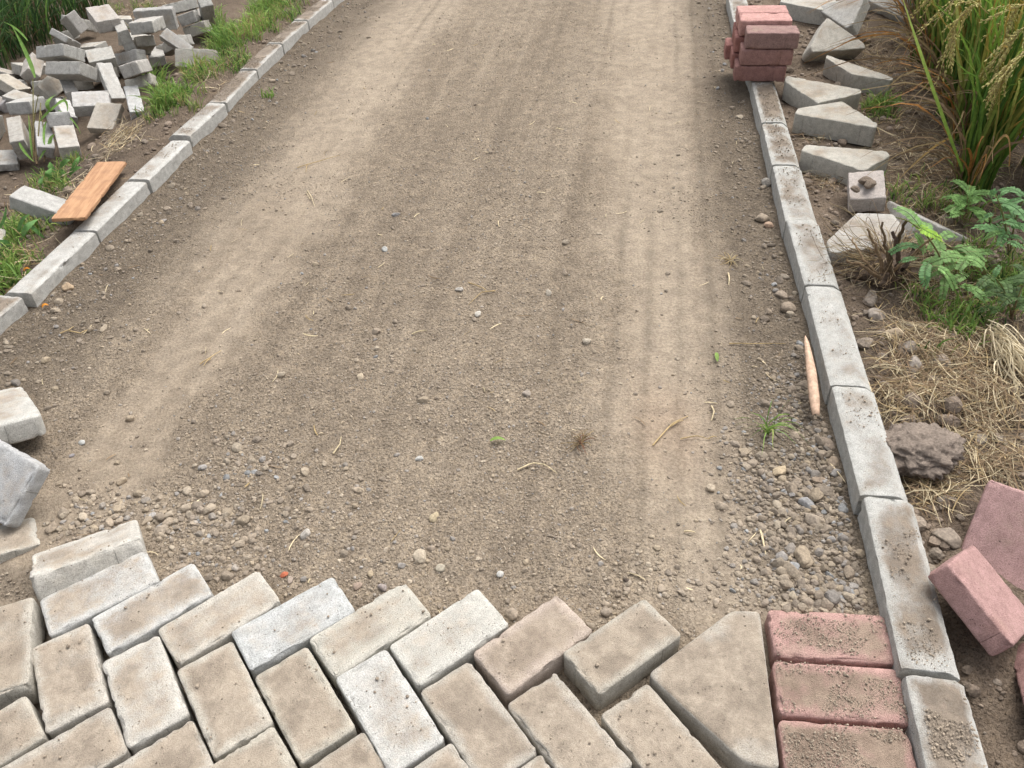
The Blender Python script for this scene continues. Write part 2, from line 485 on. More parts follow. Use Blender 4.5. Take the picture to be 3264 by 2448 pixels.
def ground_mat():
    N = NT("bare_soil_and_gravel")
    at_ = N.n("ShaderNodeAttribute", attribute_name="tint")
    tc = N.n("ShaderNodeTexCoord")
    v = tc.outputs["Object"]
    grav = at_.outputs["Alpha"]
    n1 = N.noise(v, 22, 5, 0.62)
    n2 = N.noise(v, 140, 4, 0.65)
    n3 = N.noise(v, 520, 3, 0.65)
    va = N.n("ShaderNodeTexVoronoi")
    N.link(v, va.inputs["Vector"])
    va.inputs["Scale"].default_value = 115
    vb = N.n("ShaderNodeTexVoronoi")
    N.link(v, vb.inputs["Vector"])
    vb.inputs["Scale"].default_value = 260
    c = at_.outputs["Color"]
    col = N.mix(N.rng(n1, 0.3, 0.7), N.mix(1.0, c, (0.84, 0.83, 0.82, 1), 'MULTIPLY'), N.mix(1.0, c, (1.12, 1.11, 1.08, 1), 'MULTIPLY'))
    col = N.mix(N.rng(n2, 0.37, 0.63, 0.7, 0.0), col, N.mix(1.0, col, (0.64, 0.62, 0.6, 1), 'MULTIPLY'))
    # grains have a colour of their own
    sep = N.n("ShaderNodeSeparateColor")
    N.link(va.outputs["Color"], sep.inputs[0])
    sep2 = N.n("ShaderNodeSeparateColor")
    N.link(vb.outputs["Color"], sep2.inputs[0])
    g = N.math('MULTIPLY', N.rng(sep.outputs[0], 0.55, 0.95, 0, 1), grav)
    col = N.mix(N.math('MULTIPLY', g, 0.5), col, N.mix(1.0, col, (1.3, 1.27, 1.2, 1), 'MULTIPLY'))
    g2 = N.math('MULTIPLY', N.rng(sep2.outputs[1], 0.6, 0.95, 0, 1), N.math('ADD', N.math('MULTIPLY', grav, 0.8), 0.2))
    col = N.mix(N.math('MULTIPLY', g2, 0.5), col, N.mix(1.0, col, (0.68, 0.66, 0.64, 1), 'MULTIPLY'))
    N.link(col, N.bsdf.inputs["Base Color"])
    N.bsdf.inputs["Roughness"].default_value = 1.0
    N.bsdf.inputs["Specular IOR Level"].default_value = 0.1
    ha = N.math('MULTIPLY', N.rng(va.outputs["Distance"], 0.0, 0.62, 1.0, 0.0), grav)
    hb = N.math('MULTIPLY', N.rng(vb.outputs["Distance"], 0.0, 0.62, 1.0, 0.0), N.math('ADD', N.math('MULTIPLY', grav, 0.75), 0.2))
    b = N.bump(ha, 0.9, 0.0045)
    b = N.bump(hb, 0.9, 0.0026, b)
    b = N.bump(N.math('ADD', n2, N.math('MULTIPLY', n3, 0.6)), 0.7, 0.004, b)
    N.link(b, N.bsdf.inputs["Normal"])
    return N.m


M['ground'] = ground_mat()


def wood_mat():
    N = NT("orange_plank_wood")
    tc = N.n("ShaderNodeTexCoord")
    mp = N.n("ShaderNodeMapping")
    mp.inputs["Scale"].default_value = (1.0, 14.0, 14.0)
    N.link(tc.outputs["Object"], mp.inputs[0])
    n1 = N.noise(mp.outputs[0], 7, 5, 0.6)
    n2 = N.noise(tc.outputs["Object"], 16, 3)
    n3 = N.noise(mp.outputs[0], 60, 4, 0.7)
    col = N.mix(N.rng(n1, 0.3, 0.7), (0.30, 0.155, 0.075, 1), (0.47, 0.27, 0.14, 1))
    col = N.mix(N.rng(n2, 0.5, 0.72, 0, 0.55), col, (0.25, 0.13, 0.07, 1))
    col = N.mix(N.rng(n3, 0.3, 0.55, 0.35, 0), col, (0.26, 0.12, 0.06, 1))
    kn = N.voro(tc.outputs["Object"], 9)
    col = N.mix(N.rng(kn, 0.04, 0.09, 0.7, 0), col, (0.14, 0.06, 0.03, 1))
    N.link(col, N.bsdf.inputs["Base Color"])
    N.bsdf.inputs["Roughness"].default_value = 0.8
    N.link(N.bump(n3, 0.5, 0.001), N.bsdf.inputs["Normal"])
    return N.m


M['wood'] = wood_mat()

# ------------------------------------------------------------------ lines of the kerbs, the ground


def kline(prefix, n):
    p = []
    for i in range(n):
        p += LAY['%s%d' % (prefix, i)]
    p.sort(key=lambda a: a[1])
    a = np.array(p)
    lo = a[0] + (a[0] - a[4]) * (a[0, 1] + 0.6) / max(1e-6, (a[4] - a[0])[1])
    hi = a[-1] + (a[-1] - a[-5]) / (a[-1] - a[-5])[1] * 1.6
    return np.vstack([lo, a, hi])


KRL, KLL = kline('KR', 11), kline('KL', 10)
ROAD_C = np.array([0.98273, 0.18505])          # across the road, to the right
ROAD_R = np.array([-0.18505 * -1, 0.98273])    # along the road, away
ROAD_C = np.array([ROAD_R[1], -ROAD_R[0]])


def xr(y):
    return np.interp(y, KRL[:, 1], KRL[:, 0])


def xl(y):
    return np.interp(y, KLL[:, 1], KLL[:, 0])


# outline of the laid paving, used to sink the sand bed below it
EDGE_A, EDGE_B = np.array([-1.1, 1.17]), np.array([0.47, 0.87])


def paved(x, y):
    """1 under the laid blocks, 0 out on the open gravel."""
    e = EDGE_A[1] + (x - EDGE_A[0]) * (EDGE_B[1] - EDGE_A[1]) / (EDGE_B[0] - EDGE_A[0])
    d = e - 0.085 - y
    # zigzag of block ends
    return sstep(-0.045, 0.035, d)


def track(x, y):
    """How far a point lies in one of the two compacted wheel tracks (0..1), and signed distances."""
    ty = np.array([0.2, 1.0, 1.6, 2.2, 2.9, 4.35, 7.0])
    lc = np.interp(y, ty, [-0.93, -0.98, -0.965, -0.83, -0.73, -0.545, -0.2])
    lw = np.interp(y, ty, [0.10, 0.12, 0.11, 0.16, 0.20, 0.23, 0.28])
    rc = np.interp(y, ty, [0.33, 0.37, 0.43, 0.50, 0.57, 0.86, 1.2])
    rw = np.interp(y, ty, [0.11, 0.12, 0.16, 0.18, 0.20, 0.26, 0.32])
    wob = fbm2(x, y, 2.6, 3, 5) * 0.13 + fbm2(x, y, 13, 3, 6) * 0.07
    l = 1 - sstep(0.25, 1.6, np.abs(x - lc + wob * 1.1) / lw)
    r = 1 - sstep(0.25, 1.6, np.abs(x - rc + wob * 0.9) / rw)
    return np.maximum(l, r)


def ground_z(x, y):
    sh = np.shape(x)
    x, y = np.ravel(np.asarray(x, float)), np.ravel(np.asarray(y, float))
    dl, dr = x - xl(y), xr(y) - x
    inside = (dl > -0.05) & (dr > -0.05)
    t = track(x, y)
    z_in = -0.028 + 0.010 * fbm2(x, y, 3.0, 3, 1) + 0.0045 * fbm2(x, y, 14, 3, 2) - 0.007 * t
    coarse = (1 - sstep(0.05, 0.24, dr)) * sstep(0.9, 1.2, y)
    z_in = z_in - 0.012 * coarse + 0.012 * coarse * fbm2(x, y, 9, 2, 8)
    lb = 1 - sstep(0.0, 0.22, dl)
    z_in = z_in + lb * (0.010 + 0.012 * fbm2(x, y, 8, 3, 11))
    z_in = z_in + 0.014 * (1 - sstep(0.0, 0.07, dr)) * (0.6 + 0.8 * fbm2(x, y, 12, 3, 14))
    z_in = z_in - (0.038 - 0.018 * sstep(-0.25, 0.1, x)) * paved(x, y)
    o_r = -dr - 0.1
    clod = fbm2(x, y, 9, 5, 21)
    z_r = -0.024 - 0.02 * sstep(0.1, 0.6, o_r) + 0.030 * clod + 0.02 * np.maximum(0, fbm2(x, y, 4, 3, 33))
    z_r = z_r - 0.022 * (1 - sstep(1.15, 1.55, y)) - 0.02 * (1 - sstep(0.0, 0.05, o_r)) * (1 - sstep(1.2, 2.2, y))
    o_l = -dl - 0.1
    z_l = -0.006 + 0.012 * fbm2(x, y, 7, 4, 41) - 0.42 * np.clip(o_l - 0.15, 0, 0.85) - 0.01 * (1 - sstep(0.0, 0.08, o_l)) - 0.03 * (1 - sstep(1.8, 2.4, y))
    z = np.where(inside, z_in, np.where(dr < 0, z_r, z_l))
    return z.reshape(sh)


def axis(lo, hi, st, far):
    core = np.arange(lo, hi + st / 2, st)
    ex, d, p = [], st, hi
    while p < far:
        d *= 1.35
        p += d
        ex.append(p)
    ex2, d, p = [], st, lo
    while p > -far:
        d *= 1.35
        p -= d
        ex2.append(p)
    return np.concatenate([ex2[::-1], core, ex])


SOIL_TAN = np.array([0.362, 0.305, 0.238])
SOIL_MID = np.array([0.294, 0.244, 0.188])
SOIL_DRK = np.array([0.200, 0.165, 0.128])
SOIL_SIDE = np.array([0.175, 0.138, 0.106])


def ground_col(x, y):
    dl, dr = x - xl(y), xr(y) - x
    t = track(x, y)
    # streaks of dust drawn out along the road
    s = x * ROAD_C[0] + y * ROAD_C[1]
    r = x * ROAD_R[0] + y * ROAD_R[1]
    streak = fbm(np.stack([s * 11, r * 0.55, np.full(s.size, 1.5)], 1), 4, 61)
    patch = fbm2(x, y, 3.4, 4, 71)
    streak = streak + 0.75 * fbm(np.stack([s * 34, r * 0.5, np.full(s.size, 4.5)], 1), 3, 63)
    k = np.clip(0.44 + 0.55 * streak + 0.36 * patch + 0.22 * sstep(2.0, 4.6, y), 0, 1)
    k = np.clip(k * 0.9 + 0.34 * t + 0.05, 0, 1)
    c = SOIL_DRK * 1.12 + (SOIL_MID - SOIL_DRK * 1.12) * np.clip(k * 2, 0, 1)[:, None]
    c = c + (SOIL_TAN - c) * np.clip(k * 2 - 1, 0, 1)[:, None]
    margin = np.maximum(1 - sstep(0.10, 0.33, dr), 1 - sstep(0.12, 0.52, dl)) * sstep(0.75, 1.0, y)
    margin = np.clip(margin * (0.85 + 0.4 * patch), 0, 1)
    c = c + (SOIL_DRK * 0.8 * (1 + 0.2 * patch[:, None]) - c) * (margin * 0.92)[:, None]
    tyre = np.exp(-((np.abs(np.mod(s * 1.0 + 0.02 * patch, 0.085) - 0.04) / 0.011) ** 2)) * sstep(0.1, 0.5, fbm(np.stack([s * 5, r * 0.6, np.full(s.size, 9.5)], 1), 3, 64) + 0.25)
    c = c * (1 - 0.20 * tyre * np.clip(t * 1.4 + 0.2, 0, 1))[:, None]
    red = np.exp(-(((x - 0.36) / 0.09) ** 2 + ((y - 1.42) / 0.16) ** 2)) * np.clip(0.6 + streak, 0, 1)
    c = c + (np.array([0.37, 0.235, 0.15]) - c) * (0.25 * red)[:, None]
    out = (dl < -0.04) | (dr < -0.04)
    cs = SOIL_SIDE * (1 + 0.35 * fbm2(x, y, 6, 4, 81))[:, None]
    c = np.where(out[:, None], cs, c)
    g = np.clip(1.0 - 0.9 * t + 0.25 * patch, 0.12, 1)
    g = np.where(out, 0.8, g)
    return np.concatenate([c, g[:, None]], 1)


gx, gy = axis(-3.7, 3.0, 0.0125, 60), axis(0.35, 6.6, 0.0125, 60)
GX, GY = np.meshgrid(gx, gy)
GZ = ground_z(GX, GY)
nx_, ny_ = len(gx), len(gy)
idx = np.arange(nx_ * ny_).reshape(ny_, nx_)
GF = np.stack([idx[:-1, :-1].ravel(), idx[:-1, 1:].ravel(), idx[1:, 1:].ravel(), idx[1:, :-1].ravel()], 1)
obj("ground", mesh_np("ground", np.stack([GX.ravel(), GY.ravel(), GZ.ravel()], 1), GF, M['ground'], True,
                      ground_col(GX.ravel(), GY.ravel())), kind="structure")

# ------------------------------------------------------------------ block meshes


def lattice(h, rc, step):
    inner = max(h - rc, 0.001)
    n = max(2, int(round(2 * inner / step)))
    c = np.linspace(-inner, inner, n + 1)
    e = np.array([1.0, 0.8, 0.55, 0.28]) * rc
    return np.concatenate([-(inner + e), c, (inner + e)[::-1]])


def block_mesh(name, L, W, H, rc=0.010, r=0.005, step=0.008, seed=0, amp=0.0008, chip=0.0045, mat=None, post=None):
    """A cast block: rounded vertical corners, worn upper and lower edges, slightly uneven faces, chipped arrises."""
    h = np.array([L, W, H]) / 2
    rad = np.array([rc, rc, r])
    ax = [lattice(h[i], rad[i], step) for i in range(3)]
    n = [len(a) for a in ax]
    ids, P, F = {}, [], []

    def vid(i, j, k):
        key = (i, j, k)
        if key not in ids:
            ids[key] = len(P)
            P.append((ax[0][i], ax[1][j], ax[2][k]))
        return ids[key]
    for k, fl in ((n[2] - 1, 0), (0, 1)):
        for i in range(n[0] - 1):
            for j in range(n[1] - 1):
                q = [vid(i, j, k), vid(i + 1, j, k), vid(i + 1, j + 1, k), vid(i, j + 1, k)]
                F.append(q[::-1] if fl else q)
    for j, fl in ((0, 0), (n[1] - 1, 1)):
        for i in range(n[0] - 1):
            for k in range(n[2] - 1):
                q = [vid(i, j, k), vid(i + 1, j, k), vid(i + 1, j, k + 1), vid(i, j, k + 1)]
                F.append(q[::-1] if fl else q)
    for i, fl in ((n[0] - 1, 0), (0, 1)):
        for j in range(n[1] - 1):
            for k in range(n[2] - 1):
                q = [vid(i, j, k), vid(i, j + 1, k), vid(i, j + 1, k + 1), vid(i, j, k + 1)]
                F.append(q[::-1] if fl else q)
    P = np.array(P)
    c = np.clip(P, -(h - rad), h - rad)
    d = (P - c) / rad
    linf = np.abs(d).max(1)
    l2 = np.sqrt((d ** 2).sum(1))
    sc = np.where(l2 > 1e-9, linf / np.maximum(l2, 1e-9), 1)
    Q = c + d * sc[:, None] * rad
    nrm = d * sc[:, None]
    flat = np.abs(P) >= h - 1e-6
    nrm = np.where((np.abs(nrm).sum(1) > 0)[:, None], nrm, np.sign(P) * flat)
    nrm /= np.maximum(np.linalg.norm(nrm, axis=1), 1e-9)[:, None]
    sd = P * 1.0 + seed * 3.17
    a = fbm(sd * 22, 3, seed) * amp * 1.6 + fbm(sd * 150, 2, seed + 5) * amp
    edge = (np.count_nonzero(np.abs(P) > h - rad * 1.02, axis=1) >= 2)
    ch = np.where(edge, np.maximum(0, fbm(sd * 60, 3, seed + 9) - 0.12), 0) * chip * 3
    Q = Q + nrm * (a - ch)[:, None]
    if post is not None:
        Q = post(Q, h)
    return mesh_np(name, Q, np.array(F), mat)


def prism_mesh(name, poly, H, seed=0, rc=0.012, r=0.004, mat=None, amp=0.0008):
    """A flat cast slab of polygonal outline, top face at z = 0."""
    p = np.array(poly, float)
    area = 0.5 * np.sum(p[:, 0] * np.roll(p[:, 1], -1) - np.roll(p[:, 0], -1) * p[:, 1])
    if area < 0:
        p = p[::-1]
    c0 = p.mean(0)
    out = []
    m = len(p)
    for i in range(m):
        a, b, c = p[i - 1], p[i], p[(i + 1) % m]
        u, v = a - b, c - b
        lu, lv = np.linalg.norm(u), np.linalg.norm(v)
        k = min(rc, lu * 0.42, lv * 0.42)
        s, e = b + u / lu * k, b + v / lv * k
        for t in np.linspace(0, 1, 5):
            out.append((1 - t) ** 2 * s + 2 * t * (1 - t) * b + t * t * e)
        nxt = c - v / lv * min(rc, lv * 0.42)
        nseg = max(1, int(np.linalg.norm(nxt - e) / 0.009))
        for t in np.linspace(0, 1, nseg + 1)[1:-1]:
            out.append(e + (nxt - e) * t)
    o = np.array(out)
    N_ = len(o)
    rings = []
    zs = [-H, -H * 0.66, -H * 0.33, -r]
    for z in zs:
        rings.append(np.c_[o, np.full(N_, z)])
    tang = np.roll(o, -1, 0) - np.roll(o, 1, 0)
    nin = np.c_[-tang[:, 1], tang[:, 0]]
    nin /= np.linalg.norm(nin, axis=1)[:, None]
    for q in (0.35, 0.75, 1.2):
        ang = min(q, 1.0) * math.pi / 2
        rings.append(np.c_[o + nin * r * (1 - math.cos(ang)) * (1 if q <= 1 else 1.4), np.full(N_, -r + r * math.sin(ang))])
    last = rings[-1][:, :2]
    for f in (0.9, 0.78, 0.64, 0.5, 0.36, 0.22, 0.1):
        rings.append(np.c_[c0 + (last - c0) * f, np.zeros(N_)])
    V = np.vstack(rings + [np.array([[c0[0], c0[1], 0]])])
    F4, F3 = [], []
    for k in range(len(rings) - 1):
        for i in range(N_):
            j = (i + 1) % N_
            F4.append((k * N_ + i, k * N_ + j, (k + 1) * N_ + j, (k + 1) * N_ + i))
    b = (len(rings) - 1) * N_
    for i in range(N_):
        F3.append((b + i, b + (i + 1) % N_, len(V) - 1))
    sd = V + seed * 2.3
    V[:, 2] += np.where(V[:, 2] > -1e-4, fbm(sd * 25, 3, seed) * amp * 1.6 + fbm(sd * 150, 2, seed) * amp, 0)
    ch = np.maximum(0, fbm(sd * 55, 3, seed + 3) - 0.1) * 0.008
    sel = (V[:, 2] > -r * 1.2) & (np.arange(len(V)) < 7 * N_) & (np.arange(len(V)) >= 3 * N_)
    V[sel, 2] -= ch[sel]
    me = mesh_np(name, V - np.array([c0[0], c0[1], 0]), [np.array(F4), np.array(F3)], mat)
    return me, c0


GREY = (0.55, 0.595, 0.57)
WHITE = (0.70, 0.705, 0.70)


def colour(o, c, dust=0.3, jit=0.03):
    j = 0.88 + random.uniform(-jit, jit)
    if c[0] - c[2] < 0.1:      # cement grey, a little warm
        c = (c[0] * 1.01, c[1] * 0.995, c[2] * 0.955)
    o.color = (c[0] * j, c[1] * j, c[2] * j, dust)


# ------------------------------------------------------------------ laid paving blocks

PAVERS = [
    # key, colour, dust, lift, label
    ('A1', WHITE, 0.50, 0.004, "cream paver at the left of the zigzag edge, below the lifted crumb-specked block"),
    ('A2', WHITE, 0.52, 0.002, "pale zigzag-edge paver with a small grey smudge, second along from the lifted block"),
    ('A3', (0.72, 0.68, 0.60), 0.52, 0.0, "creamy yellowish zigzag-edge paver, directly left of the bluish white stained one"),
    ('A4', (0.66, 0.68, 0.69), 0.22, 0.003, "bluish white zigzag-edge paver with a dark round stain near its far end"),
    ('A5', (0.70, 0.68, 0.62), 0.44, 0.003, "off-white zigzag-edge paver directly right of the bluish white stained one"),
    ('A6', (0.72, 0.71, 0.67), 0.38, 0.005, "clean off-white paver of the zigzag edge, directly left of the pinkish one"),
    ('A7', (0.64, 0.535, 0.455), 0.72, 0.004, "pinkish tan paver, the only one of that tint in the zigzag edge"),
    ('A8', (0.60, 0.56, 0.48), 0.85, 0.012, "dusty tan paver standing proud between the pinkish one and the triangular edge block"),
    ('B0', (0.64, 0.60, 0.52), 0.72, 0.012, "raised yellowish paver at the left border with an open gap on its right"),
    ('B1', (0.66, 0.63, 0.58), 0.78, 0.0, "paver pointing towards the viewer, just right of the gap beside the raised yellowish one"),
    ('B2', (0.69, 0.67, 0.63), 0.58, 0.0, "pale cream paver pointing towards the viewer, second of that row from the left gap"),
    ('B3', (0.64, 0.61, 0.55), 0.84, 0.0, "paver with a big brown dust patch in its middle and pale edges"),
    ('B4', (0.64, 0.61, 0.54), 0.88, 0.0, "evenly tan paver left of the white pitted one"),
    ('B5', (0.70, 0.70, 0.685), 0.3, 0.001, "white pitted paver with hardly any dust, pointing towards the viewer"),
    ('B6', (0.62, 0.58, 0.51), 0.95, -0.002, "brown-dusted paver right of the white pitted one, below the clean off-white one"),
    ('B7', (0.62, 0.58, 0.51), 0.98, -0.004, "dusty paver below the pinkish one, a dark crumb on its upper half"),
    ('B8', (0.60, 0.55, 0.47), 1.0, -0.006, "dusty paver with pale pebbles on it, below the triangular edge block"),
    ('C1', (0.62, 0.58, 0.50), 0.86, 0.004, "tan paver cut by the photo's left border in the bottom left corner"),
    ('C2', (0.62, 0.58, 0.51), 0.88, 0.0, "brownish paver with rubbed pale ends lying along the bottom left"),
    ('C3', (0.63, 0.59, 0.52), 0.82, 0.0, "brownish paver at the bottom border, below the pale cream one"),
    ('C4', (0.64, 0.61, 0.54), 0.80, 0.0, "cream speckled paver at the bottom border, below the big brown dust patch"),
    ('C5', (0.58, 0.54, 0.47), 0.98, -0.003, "dark dusty paver corner at the bottom border, left below the white pitted paver"),
    ('C6', (0.62, 0.58, 0.51), 0.90, -0.003, "dusty paver corner at the bottom border, right below the white pitted paver"),
    ('C7', (0.60, 0.56, 0.49), 0.98, -0.004, "small corner of a dusty paver at the bottom border, below the brown-dusted one"),
]
for i, (k, c, dust, lift, lab) in enumerate(PAVERS):
    (px, py), ang, (l, w) = LAY[k]
    l, w = min(max(l, 0.196), 0.212) - 0.0005, min(max(w, 0.100), 0.1045) + 0.0025
    me = block_mesh("paver", l, w, 0.066, 0.009, 0.005, 0.008, i + 1, mat=M['paver'])
    q = zrot(ang) @ Quaternion((random.uniform(-1, 1), random.uniform(-1, 1), 0.001), random.uniform(0.004, 0.013))
    o = obj("paver", me, None, (px, py, -0.033 + lift), q, lab, "paver", "pavers laid in a herringbone")
    colour(o, c, dust)


def placed_block(key, name, lab, cat, group, c, dust, mat, rc=0.010, r=0.005, seed=0, dz=0.0, fix=None, amp=0.0007):
    loc, q, dim = LAY[key]
    dim = fix if fix else [min(max(dim[0], 0.10), 0.24), min(max(dim[1], 0.06), 0.135), min(max(dim[2], 0.04), 0.08)] if group and 'heap' in group else dim
    me = block_mesh(name, dim[0], dim[1], dim[2], min(rc, min(dim[:2]) * 0.2), min(r, dim[2] * 0.2), 0.009, seed, mat=mat, amp=amp)
    o = obj(name, me, None, (loc[0], loc[1], loc[2] + dz), Quaternion(q), lab, cat, group)
    colour(o, c, dust)
    return o


placed_block('A0', "paver", "lifted paver at the zigzag edge's left with dark crumbs on top", "paver",
             "pavers laid in a herringbone", (0.72, 0.70, 0.66), 0.34, M['paver'], seed=31, fix=(0.210, 0.134, 0.062), dz=-0.010)
placed_block('M3', "paver", "loose paver cut by the left border, above the lifted crumb-specked one", "paver",
             "pavers laid in a herringbone", (0.69, 0.67, 0.62), 0.62, M['paver'], seed=32, fix=(0.196, 0.098, 0.066))
placed_block('M1', "concrete_block", "broad white block with a brown smear, lying on the gravel at the left border", "concrete block",
             "loose grey blocks left of the path", (0.66, 0.655, 0.63), 0.45, M['paver'], 0.02, 0.008, 33, fix=(0.30, 0.13, 0.06))
placed_block('M2', "concrete_block", "bluish white block tipped up at the left border, before the broad smeared one", "concrete block",
             "loose grey blocks left of the path", (0.62, 0.635, 0.66), 0.15, M['paver'], 0.012, 0.006, 34, fix=(0.203, 0.145, 0.04))

# triangular edge block set in the paving, its long side along the red border
TP = [(0.3857, 0.5867), (0.4330, 0.8805), (0.3800, 0.8830), (0.2047, 0.7651), (0.3324, 0.6014)]
me, c0 = prism_mesh("edge_block", TP, 0.066, 41, 0.014, 0.006, M['paver'])
o = obj("edge_block", me, None, (c0[0], c0[1], 0.002), None,
        "dusty triangular edge block laid between the herringbone and the red border", "edge block", "triangular edge blocks")
colour(o, (0.60, 0.56, 0.49), 0.92)

# red border blocks
RED = (0.64, 0.40, 0.355)
for i, (pts, lab, dust) in enumerate([
        ([(0.447, 0.881), (0.658, 0.855), (0.641, 0.751), (0.426, 0.782)], "red border block farthest from the viewer, a heap of grit on its left half", 0.52),
        ([(0.428, 0.780), (0.643, 0.747), (0.620, 0.645), (0.406, 0.676)], "red border block in the middle of the three beside the kerb, evenly dusty", 0.58),
        ([(0.408, 0.673), (0.612, 0.641), (0.597, 0.542), (0.386, 0.574)], "red border block nearest the viewer, cut by the bottom border and thick with soil", 0.80)]):
    p = np.array(pts)
    c = p.mean(0)
    u = (p[1] - p[0] + p[2] - p[3]) / 2
    w = (p[3] - p[0] + p[2] - p[1]) / 2
    me = block_mesh("red_paver", np.linalg.norm(u) - 0.004, np.linalg.norm(w) - 0.004, 0.07, 0.012, 0.007, 0.008, 51 + i, mat=M['red'])
    o = obj("red_paver", me, None, (c[0], c[1], -0.033 + 0.003 * (i == 0)), zrot(math.atan2(u[1], u[0])) @ Quaternion((1, 0.4, 0), 0.012 * (1 - i)), lab, "paver", "red border pavers")
    colour(o, RED, dust)

# loose red blocks, right
for k, lab, c, dim in (('RB1', "red block tilted against the kerb, a dark stain on its shaded side", (0.56, 0.35, 0.325), None),
                       ('RB2', "rough pink block lying behind the tilted red one at the right border", (0.64, 0.41, 0.385), (0.215, 0.13, 0.076)),
                       ('RB3', "red block corner at the right border, below the tilted one", (0.52, 0.31, 0.285), None)):
    placed_block(k, "red_paver", lab, "paver", "loose red pavers right of the kerb", c, 0.15, M['red'], 0.008, 0.006, 61, fix=dim)

# ------------------------------------------------------------------ red stack on the kerb
loc1, q1, _ = LAY['S1']
f1 = Quaternion(q1) @ Vector((1, 0, 0))
ya = math.atan2(f1.y, f1.x)
if math.cos(ya) < 0:
    ya += math.pi
U1, V1 = np.array([math.cos(ya), math.sin(ya)]), np.array([-math.sin(ya), math.cos(ya)])
base = np.array(loc1[:2])
HS = 0.067
for row, lay, du, dv, dyaw, lab, c in (
        (0, 2, 0.0, 0.0, 0.0, "red block with a grey top, top front of the stack on the kerb", (0.44, 0.285, 0.26)),
        (0, 1, -0.012, 0.003, 0.01, "red block in the middle of the front of the stack", (0.47, 0.27, 0.24)),
        (0, 0, -0.028, 0.004, -0.01, "red block at the bottom front of the stack, dark stains on its face", (0.42, 0.23, 0.205)),
        (1, 2, -0.022, 0.0, 0.02, "bright pink-topped block, top of the stack's middle row", (0.70, 0.41, 0.37)),
        (1, 1, -0.034, 0.0, -0.015, "red block in the hidden middle of the stack, only its left end showing", (0.47, 0.23, 0.2)),
        (1, 0, -0.04, 0.0, 0.01, "red block low in the stack's middle row, only its left end showing", (0.45, 0.22, 0.19)),
        (2, 2, -0.028, 0.0, 0.03, "bright pink-topped block, top of the stack's rear row", (0.70, 0.41, 0.37)),
        (2, 0, -0.062, 0.0, 0.0, "red block sticking out of the left side of the stack", (0.50, 0.25, 0.22)),
        (2, 1, -0.034, 0.0, 0.0, "red block in the middle of the stack's rear row, only its left end showing", (0.45, 0.22, 0.19))):
    p = base + U1 * du + V1 * (dv + row * 0.109)
    z = 0.032 + HS * (lay + 0.5) + (0.016 * (row > 0))
    me = block_mesh("red_paver", 0.207, 0.104, HS - 0.002, 0.010, 0.006, 0.009, 70 + row * 3 + lay, mat=M['red'])
    o = obj("red_paver", me, None, (p[0], p[1], z), zrot(ya + dyaw), lab, "paver", "red pavers stacked on the right kerb")
    colour(o, c, 0.1 if c[0] > 0.6 else 0.25)

# ------------------------------------------------------------------ kerbs


def kerb(key, z, side, lab, seed, dust, c=(0.64, 0.645, 0.63), lead=0.0):
    a, b = np.array(LAY[key][0]), np.array(LAY[key][1])
    u = b - a
    L = np.linalg.norm(u)
    u /= L
    nrm = np.array([u[1], -u[0]]) * side          # away from the path
    wid, hgt = 0.098, 0.2

    def post(Q, h):
        y = Q[:, 1] * side * -1.0
        cut = np.maximum(0, y - (h[1] - 0.022))
        top = Q[:, 2] > h[2] - 0.02
        Q[:, 2] -= np.where(top, cut * 0.75, 0)
        inn = np.maximum(0, -y - (h[1] - 0.007))
        Q[:, 2] -= np.where(top, inn * 0.55, 0)
        return Q
    me = block_mesh("kerb_stone", L - 0.0015, wid, hgt, 0.0014, 0.0018, 0.009, seed, 0.0011, 0.0018, M['kerb'], post)
    c_ = (a + b) / 2 + nrm * wid / 2
    o = obj("kerb_stone", me, None, (c_[0], c_[1], z - hgt / 2),
            zrot(math.atan2(u[1], u[0])) @ Quaternion((0, 1, 0), random.uniform(-0.012, 0.012)), lab, "kerb stone",
            "kerb stones along the right side" if side > 0 else "kerb stones along the left side")
    colour(o, c, dust)


RK = ["grit-covered kerb stone in the bottom right corner, beside the red border blocks",
      "brown-stained right kerb stone with a broken far corner, beside the tilted red block",
      "long clean right kerb stone next to the big grey soil clod",
      "right kerb stone with the dry tan leaf sheath leaning against it",
      "right kerb stone beside the uprooted shrub",
      "right kerb stone with a lone pebble on top, left of the square pinkish block",
      "right kerb stone carrying a cluster of small pebbles, beside the nearest loose triangular block",
      "right kerb stone strewn with dark soil just in front of the red stack",
      "right kerb stone under the red stack",
      "right kerb stone showing just behind the red stack",
      "last right kerb stone at the top border"]
for i, lab in enumerate(RK):
    kerb('KR%d' % i, 0.03 + random.uniform(-0.003, 0.003), 1, lab, 100 + i, [0.82, 0.6, 0.3, 0.3, 0.34, 0.42, 0.55, 0.72, 0.5, 0.55, 0.55][i])
LK = ["nearest left kerb stone, soil-stained, at the left border",
      "long white left kerb stone between the cracked joint and the orange plank's foot",
      "left kerb stone alongside the orange plank",
      "left kerb stone just beyond the upper end of the orange plank",
      "left kerb stone beside the patch of dry straw",
      "soil-topped left kerb stone beside the bright green tuft nearest the heap",
      "left kerb stone half buried in soil, beside the tall green grass",
      "soil-covered left kerb stone, third from the top border",
      "soil-covered left kerb stone, second from the top border",
      "last left kerb stone at the top border"]
for i, lab in enumerate(LK):
    kerb('KL%d' % i, 0.03 + random.uniform(-0.003, 0.003), -1, lab, 120 + i, [0.62, 0.22, 0.3, 0.34, 0.42, 0.72, 0.85, 0.85, 0.85, 0.85][i],
         (0.66, 0.66, 0.645))

